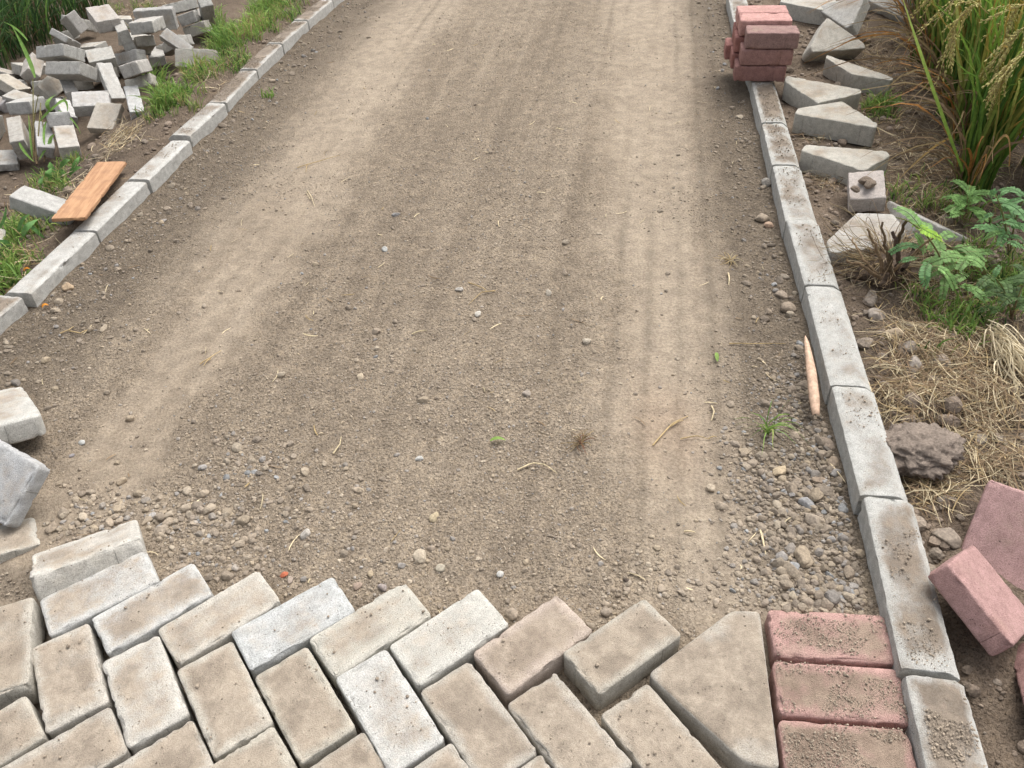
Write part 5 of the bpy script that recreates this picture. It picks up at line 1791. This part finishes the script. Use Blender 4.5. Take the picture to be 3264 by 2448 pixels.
# heavy yellow heads bowed out of the rice
for pts, lab in [([(2135, 30, 0.50), (2108, 4, 0.56), (2066, 48, 0.46), (2056, 92, 0.40)], "yellow rice panicle bowed left at the top border, longest of the visible ones"),
                 ([(2225, 55, 0.50), (2205, 62, 0.50), (2180, 95, 0.45), (2163, 112, 0.42)], "short yellow rice panicle at the right border, upper of two"),
                 ([(2230, 100, 0.48), (2205, 115, 0.47), (2178, 145, 0.42), (2160, 180, 0.36)], "yellow rice panicle at the right border, lower of two, fanned into many strands"),
                 ([(2225, 10, 0.55), (2205, 10, 0.55), (2190, 28, 0.52), (2185, 45, 0.50)], "small pale rice panicle in the top right corner")]:
    q = np.array([at(*p) for p in pts])
    t, tt = np.linspace(0, 1, 4), np.linspace(0, 1, 16)
    stem = np.stack([np.interp(tt, t, q[:, k]) for k in range(3)], 1)
    stem[1:-1] = (stem[:-2] + 2 * stem[1:-1] + stem[2:]) / 4
    paths, rad, cols = [stem], [np.full(16, 0.0014)], [S_GOLD * 1.2]
    for k in range(3, 15):
        for _ in range(2):
            d = stem[min(k + 1, 15)] - stem[k]
            d = d / np.linalg.norm(d)
            e = stem[k] + d * r.uniform(0.06, 0.12) + r.normal(size=3) * 0.012 + np.array([0, 0, -r.uniform(0.01, 0.045)])
            br = bez(stem[k], (stem[k] + e) / 2 + np.array([0, 0, 0.008]), e, 10)
            paths.append(br)
            rad.append(np.full(10, 0.0008))
            cols.append(S_GOLD * 1.2)
            for z_ in range(1, 10):
                for _ in range(2):
                    tn = br[z_] - br[z_ - 1]
                    tn = tn / np.linalg.norm(tn) + r.normal(size=3) * 0.3
                    tn /= np.linalg.norm(tn)
                    p = br[z_] + r.normal(size=3) * 0.0022
                    paths.append(np.stack([p - tn * 0.001, p + tn * 0.002, p + tn * 0.0045, p + tn * 0.007, p + tn * 0.009]))
                    rad.append(np.array([0.0004, 0.0016, 0.0020, 0.0014, 0.0003]))
                    cols.append(np.array([0.60, 0.55, 0.22]) * r.uniform(0.75, 1.25))
    obj("rice_panicle", tube_mesh(paths, rad, cols, M['straw'], "rice_panicle", 5), None, None, None, lab, "rice panicle", "bowed rice panicles")

# the long bright leaf and the dry one that lean out of the rice
for (pts, wd, c0, c1, lab) in [
        ([(2080, 370, 0.05), (2010, 180, 0.33), (1948, -10, 0.55)], 0.012, R_COL[1], R_COL[3] * 1.3, "long bright green rice leaf leaning left out of the row"),
        ([(2062, 300, 0.02), (2020, 310, 0.16), (1930, 400, 0.0)], 0.007, np.array([0.45, 0.27, 0.05]), S_GOLD, "orange dry rice leaf bending down to the straw"),
        ([(2180, 360, 0.12), (2175, 260, 0.32), (2100, 420, 0.02)], 0.008, np.array([0.36, 0.2, 0.06]), S_GOLD, "brown folded rice leaf in front of the nearest rice plant")]:
    q = [at(*p) for p in pts]
    n = 14
    P = bez(q[0], q[1] * 1.0 + (q[1] - (q[0] + q[2]) / 2) * 0.5, q[2], n)
    w_ = wd * np.interp(np.linspace(0, 1, n), [0, 0.3, 0.7, 1], [0.7, 1, 0.8, 0.1])
    obj("rice_leaf", strip_mesh([P], [w_], [grad(c0, c1, n)], M['leaf'], "rice_leaf", normals=[np.array([0, -0.8, 0.6])]), None, None, None, lab, "rice leaf")

# ------------------------------------------------------------------ dark reeds and tall weed, left
r = np.random.default_rng(61)
for i, (px, py, lab) in enumerate([(20, 120, "dark reed clump at the left border behind the heap"), (75, 92, "dark green reed clump behind the heap's left shoulder"),
                                   (135, 62, "reed clump behind the muddy paver at the heap's back"), (60, 30, "reed clump in the top left corner"),
                                   (5, 60, "brown-stemmed reed clump at the left border, top"), (190, 30, "short reed clump at the top border left of the topmost paver"),
                                   (-30, 160, "reed clump reaching in from the left border above the yellowish paver")]):
    q = at_g(px, py)
    root = obj("reed_clump", None, None, (q[0], q[1], gz(q[0], q[1])), None, lab, "reeds", "reed clumps behind the heap")
    for nm, n, cols, hh_, wr in (("leaves", 110, [G_DARK, G_DARK * 0.8, G_MID * 0.7, np.array([0.07, 0.13, 0.05])], 0.55, (0.005, 0.011)),
                                 ("dry_stems", 60, [S_BRN * 0.5, S_BRN * 0.7, np.array([0.11, 0.055, 0.03]), S_GOLD * 0.6], 0.42, (0.002, 0.005))):
        P, Wd, C, NN = [], [], [], []
        for _ in range(n):
            a, s_ = r.uniform(0, 6.28), 0.15 * math.sqrt(r.uniform(0, 1))
            p, wd = blade(r, (s_ * math.cos(a), s_ * math.sin(a), 0), hh_ * r.uniform(0.4, 1.1), r.uniform(0.05, 0.8), r.uniform(0, 6.28), r.uniform(*wr), 8, 0.5)
            P.append(p)
            Wd.append(wd)
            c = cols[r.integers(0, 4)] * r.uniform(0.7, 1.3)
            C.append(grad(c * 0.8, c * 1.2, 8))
            v = r.normal(size=3)
            NN.append(v / np.linalg.norm(v))
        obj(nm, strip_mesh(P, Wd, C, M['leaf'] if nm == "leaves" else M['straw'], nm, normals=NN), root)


def px_path(pts, n=10):
    W_ = np.array([at(*p) for p in pts])
    if len(W_) == 3:
        return bez(W_[0], 2 * W_[1] - (W_[0] + W_[2]) / 2, W_[2], n)
    t = np.linspace(0, 1, len(W_))
    tt = np.linspace(0, 1, n)
    return np.stack([np.interp(tt, t, W_[:, k]) for k in range(3)], 1)


WEEDS = [
    ("tall weed with woody stems and broad blades standing in front of the heap",
     [[(80, 355, 0.0), (73, 280, 0.10), (83, 205, 0.24)], [(78, 352, 0.0), (83, 290, 0.10), (88, 222, 0.20)], [(72, 350, 0), (72, 270, 0.13), (71, 170, 0.3)],
      [(95, 350, 0.0), (96, 300, 0.07), (88, 240, 0.16)], [(66, 345, 0), (70, 300, 0.08), (62, 250, 0.15)]],
     [([(76, 168, 0.30), (58, 118, 0.38), (24, 52, 0.50)], 0.020), ([(60, 88, 0.42), (35, 62, 0.46), (8, 48, 0.50)], 0.010), ([(86, 262, 0.15), (112, 235, 0.19), (145, 210, 0.22)], 0.012),
      ([(112, 238, 0.18), (140, 218, 0.2), (145, 250, 0.13)], 0.014), ([(110, 240, 0.18), (103, 222, 0.22), (120, 205, 0.22)], 0.02), ([(125, 238, 0.16), (155, 258, 0.13), (175, 290, 0.08)], 0.008),
      ([(100, 262, 0.13), (95, 290, 0.10), (98, 325, 0.05)], 0.013), ([(40, 305, 0.09), (55, 330, 0.05), (75, 350, 0.02)], 0.013), ([(85, 345, 0.02), (102, 315, 0.06), (112, 300, 0.08)], 0.012),
      ([(106, 318, 0.05), (110, 300, 0.08), (118, 290, 0.1)], 0.018), ([(70, 340, 0.02), (66, 300, 0.08), (61, 245, 0.16)], 0.010), ([(165, 375, 0.01), (160, 350, 0.05), (148, 320, 0.08)], 0.012)],
     G_MID * 1.15),
    ("broad-bladed green plant at the lower left of the plank's concrete block",
     [[(50, 525, 0.0), (52, 505, 0.02), (60, 490, 0.04)]],
     [([(47, 520, 0.0), (60, 490, 0.07), (92, 470, 0.05)], 0.022), ([(60, 480, 0.05), (80, 500, 0.05), (102, 520, 0.0)], 0.014), ([(40, 515, 0.0), (46, 480, 0.06), (66, 462, 0.08)], 0.014),
      ([(10, 545, 0.0), (14, 528, 0.05), (-10, 520, 0.06)], 0.03), ([(55, 545, 0.0), (58, 560, 0.03), (72, 580, 0.0)], 0.010), ([(-5, 500, 0.02), (10, 470, 0.06), (12, 445, 0.1)], 0.012),
      ([(15, 560, 0.0), (5, 575, 0.04), (-15, 585, 0.03)], 0.022)],
     np.array([0.12, 0.25, 0.075])),
    ("low leafy weed on the soil above the orange plank",
     [[(120, 385, 0.0), (122, 375, 0.02), (128, 365, 0.04)], [(150, 380, 0), (155, 370, 0.02), (160, 360, 0.05)]],
     [([(110, 390, 0.01), (105, 375, 0.05), (112, 362, 0.05)], 0.03), ([(120, 380, 0.02), (132, 372, 0.05), (145, 378, 0.04)], 0.026), ([(118, 372, 0.03), (110, 360, 0.05), (108, 350, 0.06)], 0.024),
      ([(150, 378, 0.02), (162, 365, 0.05), (178, 362, 0.05)], 0.022), ([(130, 362, 0.03), (140, 350, 0.06), (152, 345, 0.06)], 0.022), ([(140, 385, 0.01), (150, 392, 0.03), (162, 390, 0.02)], 0.022),
      ([(95, 380, 0.01), (88, 392, 0.03), (92, 402, 0.01)], 0.022), ([(155, 368, 0.03), (165, 350, 0.06), (172, 338, 0.07)], 0.02)],
     np.array([0.11, 0.23, 0.06])),
]
for lab, stems, leaves, c in WEEDS:
    zb = at_g(*stems[0][0][:2])[2]
    stems = [[(a, b, d + zb) for a, b, d in s_] for s_ in stems]
    leaves = [([(a, b, d + zb) for a, b, d in pp], w * (1 - 0.3 * zb)) for pp, w in leaves]
    q0 = at(*stems[0][0])
    root = obj("weed", None, None, (q0[0], q0[1], gz(q0[0], q0[1])), None, lab, "weed", None)
    off = np.array([q0[0], q0[1], gz(q0[0], q0[1])])
    for s_ in stems:
        p = px_path(s_) - off
        obj("stem", tube_mesh([p], [np.linspace(0.0042, 0.002, 10)], [grad(S_BRN * 0.75, np.array([0.2, 0.19, 0.07]), 10)], M['bark'], "stem", 6), root)
    for (pp, w) in leaves:
        p = px_path(pp, 12) - off
        wd = w * np.interp(np.linspace(0, 1, 12), [0, 0.25, 0.6, 1], [0.35, 0.95, 0.85, 0.04])
        cc_ = c * r.uniform(0.8, 1.2)
        obj("leaf", strip_mesh([p], [wd], [grad(cc_ * 0.9, cc_ * 1.15, 12)], M['leaf'], "leaf", cup=0.12, normals=[np.array([0.1, -0.75, 0.65])]), root)

# ------------------------------------------------------------------ ferny plants, right


def fern_leaf(name, P, npair, ll, lw, c, r, tilt=0.35):
    """A feathered leaf: a rib with pairs of rounded leaflets."""
    n = len(P)
    V, F, C = [], [], []
    t_ = np.linspace(0.14, 1.0, npair)
    idx_ = t_ * (n - 1)
    T = np.gradient(P, axis=0)
    for k, q in enumerate(idx_):
        i0 = int(min(q, n - 2))
        f = q - i0
        p = P[i0] * (1 - f) + P[i0 + 1] * f
        t = T[i0] / np.linalg.norm(T[i0])
        up = np.array([0.0, -0.25, 1.0])
        s = np.cross(t, up)
        s /= np.linalg.norm(s)
        u = np.cross(s, t)
        size = ll * (0.55 + 0.45 * math.sin(math.pi * min(0.95, 0.2 + 0.75 * k / npair)))
        for sg in (-1, 1):
            d = s * sg * 0.9 + t * 0.38 + u * (tilt * r.uniform(-0.2, 0.8))
            d /= np.linalg.norm(d)
            wv = np.cross(d, u)
            wv /= np.linalg.norm(wv)
            o_ = len(V)
            for (a, b) in ((0, 0), (0.3, 0.42), (0.7, 0.5), (0.95, 0.26), (1.0, 0), (0.95, -0.26), (0.7, -0.5), (0.3, -0.42)):
                V.append(p + d * size * a + wv * lw * b - u * size * 0.12 * a * a)
            cc_ = c * r.uniform(0.8, 1.22)
            C += [(*cc_, 1)] * 8
            F.append([o_ + j for j in range(8)])
    me_l = mesh_np(name, np.array(V), np.array(F), M['leaf'], True, np.array(C))
    return me_l


FERN_G, FERN_B, FERN_L = np.array([0.19, 0.33, 0.105]), np.array([0.15, 0.295, 0.115]), np.array([0.30, 0.50, 0.06])
r = np.random.default_rng(71)
FERNS = [
    ("ferny plant with one bright lime leaf, growing through the uprooted shrub", (2062, 640, -0.04),
     [([(2062, 640, -0.04), (2010, 520, 0.16), (1935, 470, 0.20)]), ([(2062, 640, -0.04), (2080, 560, 0.10), (2145, 600, 0.10)])],
     [([(1968, 478, 0.19), (1995, 495, 0.19), (2032, 515, 0.17)], FERN_L, 12), ([(1990, 540, 0.14), (1960, 530, 0.14), (1925, 545, 0.12)], FERN_B, 12), ([(2010, 560, 0.12), (1998, 590, 0.11), (2002, 618, 0.08)], FERN_B, 12),
      ([(2020, 575, 0.11), (2045, 590, 0.10), (2062, 622, 0.07)], FERN_G * 1.3, 12), ([(1985, 556, 0.12), (1960, 560, 0.12), (1940, 566, 0.1)], FERN_B, 10), ([(2030, 560, 0.1), (2060, 548, 0.1), (2080, 556, 0.08)], FERN_G, 10),
      ([(1972, 500, 0.17), (1988, 520, 0.15), (1996, 545, 0.12)], FERN_G * 1.1, 10)]),
    ("bluish green ferny plant at the right border, level with the uprooted shrub", (2180, 560, -0.04),
     [([(2180, 560, -0.04), (2170, 480, 0.12), (2150, 420, 0.2)]), ([(2180, 560, -0.04), (2195, 470, 0.12), (2215, 430, 0.18)])],
     [([(2160, 470, 0.12), (2175, 445, 0.16), (2205, 430, 0.18)], FERN_B, 12), ([(2150, 440, 0.15), (2140, 425, 0.18), (2150, 412, 0.2)], FERN_B, 10), ([(2160, 480, 0.12), (2185, 480, 0.13), (2215, 490, 0.1)], FERN_B, 12),
      ([(2165, 500, 0.1), (2145, 505, 0.1), (2120, 520, 0.07)], FERN_G, 12), ([(2170, 520, 0.08), (2190, 525, 0.09), (2220, 540, 0.06)], FERN_B, 12), ([(2150, 460, 0.14), (2130, 468, 0.13), (2115, 480, 0.1)], FERN_B, 10),
      ([(2180, 440, 0.16), (2195, 455, 0.15), (2215, 462, 0.12)], FERN_B * 1.15, 10), ([(2155, 430, 0.18), (2165, 418, 0.2), (2180, 412, 0.2)], FERN_B * 1.2, 9)]),
    ("yellowish green ferny plant at the foot of the nearest rice plant", (2090, 470, -0.04),
     [([(2090, 470, -0.04), (2088, 440, 0.03), (2098, 420, 0.07)])],
     [([(2085, 450, 0.03), (2070, 440, 0.05), (2060, 425, 0.06)], FERN_G * 1.35, 9), ([(2090, 445, 0.04), (2105, 435, 0.06), (2120, 425, 0.06)], FERN_G * 1.3, 9), ([(2085, 460, 0.02), (2065, 462, 0.04), (2048, 470, 0.02)], FERN_G * 1.3, 9),
      ([(2095, 455, 0.03), (2115, 458, 0.04), (2132, 465, 0.02)], FERN_G * 1.2, 9), ([(2092, 440, 0.05), (2095, 425, 0.08), (2092, 412, 0.09)], FERN_G * 1.35, 8)]),
    ("ferny plant sprawling over the half-hidden triangular block", (2120, 600, -0.04),
     [([(2120, 600, -0.04), (2060, 540, 0.07), (1990, 500, 0.08)]), ([(2120, 600, -0.04), (2080, 620, 0.03), (2030, 590, 0.05)])],
     [([(2060, 560, 0.05), (2080, 540, 0.07), (2110, 535, 0.05)], FERN_G, 12), ([(2080, 575, 0.04), (2105, 570, 0.06), (2130, 580, 0.03)], FERN_G, 12), ([(2045, 545, 0.06), (2025, 530, 0.07), (2010, 512, 0.06)], FERN_G, 10),
      ([(2095, 590, 0.03), (2070, 600, 0.04), (2050, 615, 0.02)], FERN_G, 10), ([(2110, 600, 0.02), (2135, 610, 0.03), (2160, 620, 0.01)], FERN_G * 0.8, 12), ([(2100, 560, 0.05), (2120, 545, 0.06), (2145, 545, 0.05)], FERN_G * 0.9, 12),
      ([(2060, 580, 0.04), (2040, 585, 0.05), (2020, 600, 0.02)], FERN_G * 1.1, 10)]),
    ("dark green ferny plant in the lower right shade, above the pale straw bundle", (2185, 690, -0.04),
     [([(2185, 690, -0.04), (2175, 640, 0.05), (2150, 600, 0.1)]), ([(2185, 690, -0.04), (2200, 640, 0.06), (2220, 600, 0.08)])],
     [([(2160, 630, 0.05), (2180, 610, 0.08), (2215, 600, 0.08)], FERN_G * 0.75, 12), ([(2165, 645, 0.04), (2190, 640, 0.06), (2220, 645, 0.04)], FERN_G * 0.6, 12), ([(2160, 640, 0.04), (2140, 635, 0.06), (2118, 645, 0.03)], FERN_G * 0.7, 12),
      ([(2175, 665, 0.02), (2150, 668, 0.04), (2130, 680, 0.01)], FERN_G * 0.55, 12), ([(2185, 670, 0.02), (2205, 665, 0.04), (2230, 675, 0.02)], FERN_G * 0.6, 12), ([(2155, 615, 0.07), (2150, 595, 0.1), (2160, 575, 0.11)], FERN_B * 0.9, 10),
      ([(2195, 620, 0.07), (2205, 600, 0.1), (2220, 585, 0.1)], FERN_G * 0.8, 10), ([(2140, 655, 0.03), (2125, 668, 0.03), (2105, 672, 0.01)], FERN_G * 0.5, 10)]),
]
for lab, base_, stems, leaves in FERNS:
    q0 = at(*base_)
    off = np.array([q0[0], q0[1], gz(q0[0], q0[1])])
    root = obj("ferny_plant", None, None, off, None, lab, "fern plant", "ferny plants on the right")
    for s_ in stems:
        obj("stem", tube_mesh([px_path(s_, 12) - off], [np.linspace(0.0035, 0.0015, 12)], [grad(S_BRN, np.array([0.16, 0.19, 0.06]), 12)], M['bark'], "stem", 5), root)
    tips = []
    for _ in range(13 if 'bright lime' not in lab else 7):
        s_ = px_path(stems[r.integers(0, 2) % len(stems)], 12)
        b_p = s_[r.integers(3, 12)]
        a_ = r.uniform(0, 6.28)
        l_ = r.uniform(0.05, 0.10)
        e_ = b_p + np.array([math.cos(a_) * l_, math.sin(a_) * l_, r.uniform(-0.03, 0.03)])
        e_[2] = max(e_[2], gz(e_[0], e_[1]) + 0.01)
        tips.append((bez(b_p, (b_p + e_) / 2 + np.array([0, 0, 0.025]), e_, 12), leaves[-1][1] * r.uniform(0.75, 1.1), 11))
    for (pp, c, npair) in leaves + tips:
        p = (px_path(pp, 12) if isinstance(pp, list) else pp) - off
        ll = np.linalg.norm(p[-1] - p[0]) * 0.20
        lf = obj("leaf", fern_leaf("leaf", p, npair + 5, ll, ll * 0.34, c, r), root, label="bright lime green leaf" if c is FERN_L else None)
        obj("rib", tube_mesh([p], [np.linspace(0.0012, 0.0006, 12)], [c * 0.8], M['leaf'], "rib", 4), lf)

# ------------------------------------------------------------------ uprooted shrub, dried weed on the path
r = np.random.default_rng(81)
q0 = at(1915, 590, -0.02)
off = np.array([q0[0], q0[1], gz(q0[0], q0[1])])
root = obj("uprooted_shrub", None, None, off, None, "uprooted brown shrub with tangled roots, lying on the soil right of the kerb", "shrub")
V = S4_V * (1 + 0.32 * fbm(S4_V * 2.1 + 9, 3, 83) + 0.14 * fbm(S4_V * 8, 3, 84))[:, None] * np.array([0.10, 0.075, 0.055]) + np.array([0.0, -0.02, 0.015])
C = np.tile(np.array([0.085, 0.062, 0.045, 1.0]), (len(V), 1))
C[:, :3] *= (1 + 0.35 * fbm(V * 50, 3, 85))[:, None]
obj("root_ball", mesh_np("root_ball", V, S4_F, M['clod'], True, C), root)
for pts, r0, c in [([(1905, 590, 0.04), (1895, 540, 0.10), (1872, 495, 0.15)], 0.006, S_BRN * 0.9), ([(1915, 585, 0.05), (1935, 530, 0.12), (1958, 478, 0.2)], 0.008, S_BRN * 0.5),
                   ([(1925, 590, 0.04), (1960, 560, 0.1), (2025, 505, 0.17)], 0.005, S_BRN * 1.1), ([(1900, 600, 0.03), (1870, 580, 0.06), (1825, 562, 0.07)], 0.006, S_BRN * 0.8),
                   ([(1930, 600, 0.03), (1915, 545, 0.1), (1905, 480, 0.17)], 0.006, S_BRN * 0.55), ([(1900, 595, 0.03), (1865, 560, 0.08), (1840, 512, 0.1)], 0.005, S_BRN * 1.0),
                   ([(1935, 600, 0.02), (1955, 575, 0.06), (1975, 535, 0.1)], 0.010, np.array([0.08, 0.055, 0.04])), ([(1935, 605, 0.02), (1940, 555, 0.09), (1930, 500, 0.16)], 0.009, np.array([0.09, 0.06, 0.045]))]:
    p = px_path(pts, 14) - off
    p += r.normal(size=p.shape) * 0.002
    obj("stem", tube_mesh([p], [np.linspace(r0, r0 * 0.5, 14)], [c], M['bark'], "stem", 7), root)
paths, rad, cols = [], [], []
for _ in range(360):
    a = r.uniform(0, 6.28)
    b = np.array([0.07 * math.cos(a) * r.uniform(0.2, 1), 0.055 * math.sin(a) * r.uniform(0.2, 1), r.uniform(0.01, 0.07)])
    d = np.array([math.cos(a), math.sin(a), r.uniform(-0.1, 0.9)]) * r.uniform(0.04, 0.19)
    e = b + d
    e[2] = max(e[2] * r.uniform(0.2, 1), -0.005)
    p = bez(b, b + d * 0.5 + r.normal(size=3) * 0.05, e, 9)
    paths.append(p)
    rad.append(np.linspace(r.uniform(0.0007, 0.0018), 0.0004, 9))
    cols.append([S_BRN, S_GOLD * 0.9, S_PALE * 0.8, S_BRN * 0.7][r.integers(0, 4)] * r.uniform(0.7, 1.2))
obj("roots", tube_mesh(paths, rad, cols, M['straw'], "roots", 5), root)

for px, py, n, sz, cset, lab in [(1578, 560, 26, 0.05, (S_GOLD, S_PALE * 0.9, S_GOLD), "small dried-up pale weed on the path's right margin"),
                                 (1255, 955, 26, 0.05, (S_BRN, np.array([0.24, 0.12, 0.07]), S_GOLD * 0.7), "reddish brown withered weed in the middle right of the path")]:
    q = at(px, py, -0.025)
    off = np.array([q[0], q[1], gz(q[0], q[1])])
    paths, rad, cols = [], [], []
    for _ in range(n):
        a = r.uniform(0, 6.28)
        e = np.array([math.cos(a), math.sin(a), 0.0]) * sz * r.uniform(0.3, 1.1)
        e[2] = r.uniform(0.0, 0.02)
        paths.append(bez((0, 0, 0.004), e * 0.5 + np.append(r.normal(size=2) * 0.012, r.uniform(0.004, 0.022)), e, 8))
        rad.append(np.linspace(0.0014, 0.0006, 8))
        cols.append(cset[r.integers(0, 3)] * r.uniform(0.8, 1.25))
    obj("dried_weed", tube_mesh(paths, rad, cols, M['straw'], "dried_weed", 5), None, off, None, lab, "dried weed")

for px, py, ang, lab in [(1550, 765, 1.4, "tiny green leaf scrap on the right wheel track"), (1075, 948, 0.0, "small yellow-green leaf on the crumbly middle of the path")]:
    q = at(px, py, -0.02)
    off = np.array([q[0], q[1], gz(q[0], q[1]) + 0.006])
    P = bez((-0.018, 0, 0), (0, 0.004, 0.010), (0.018, 0, 0.0), 8)
    wd = 0.010 * np.array([0.3, 0.8, 1, 1, 0.95, 0.8, 0.5, 0.1])
    o = obj("leaf_scrap", strip_mesh([P], [wd], [G_LIGHT], M['leaf'], "leaf_scrap", cup=0.25), None, off, zrot(ang), lab, "leaf")
for px, py, lab in [(94, 655, "small orange petal at the foot of the nearest cracked left kerb joint"), (57, 582, "small orange petal on the soil left of the long white kerb stone")]:
    q = at(px, py, 0.0)
    off = np.array([q[0], q[1], gz(q[0], q[1]) + 0.008])
    P = bez((-0.008, 0, 0), (0, 0.002, 0.010), (0.009, 0, 0.002), 6)
    obj("petal", strip_mesh([P], [np.array([0.004, 0.010, 0.012, 0.012, 0.009, 0.003])], [np.array([0.75, 0.30, 0.035])], M['leaf'], "petal", cup=0.3), None, off, zrot(0.5), lab, "petal")
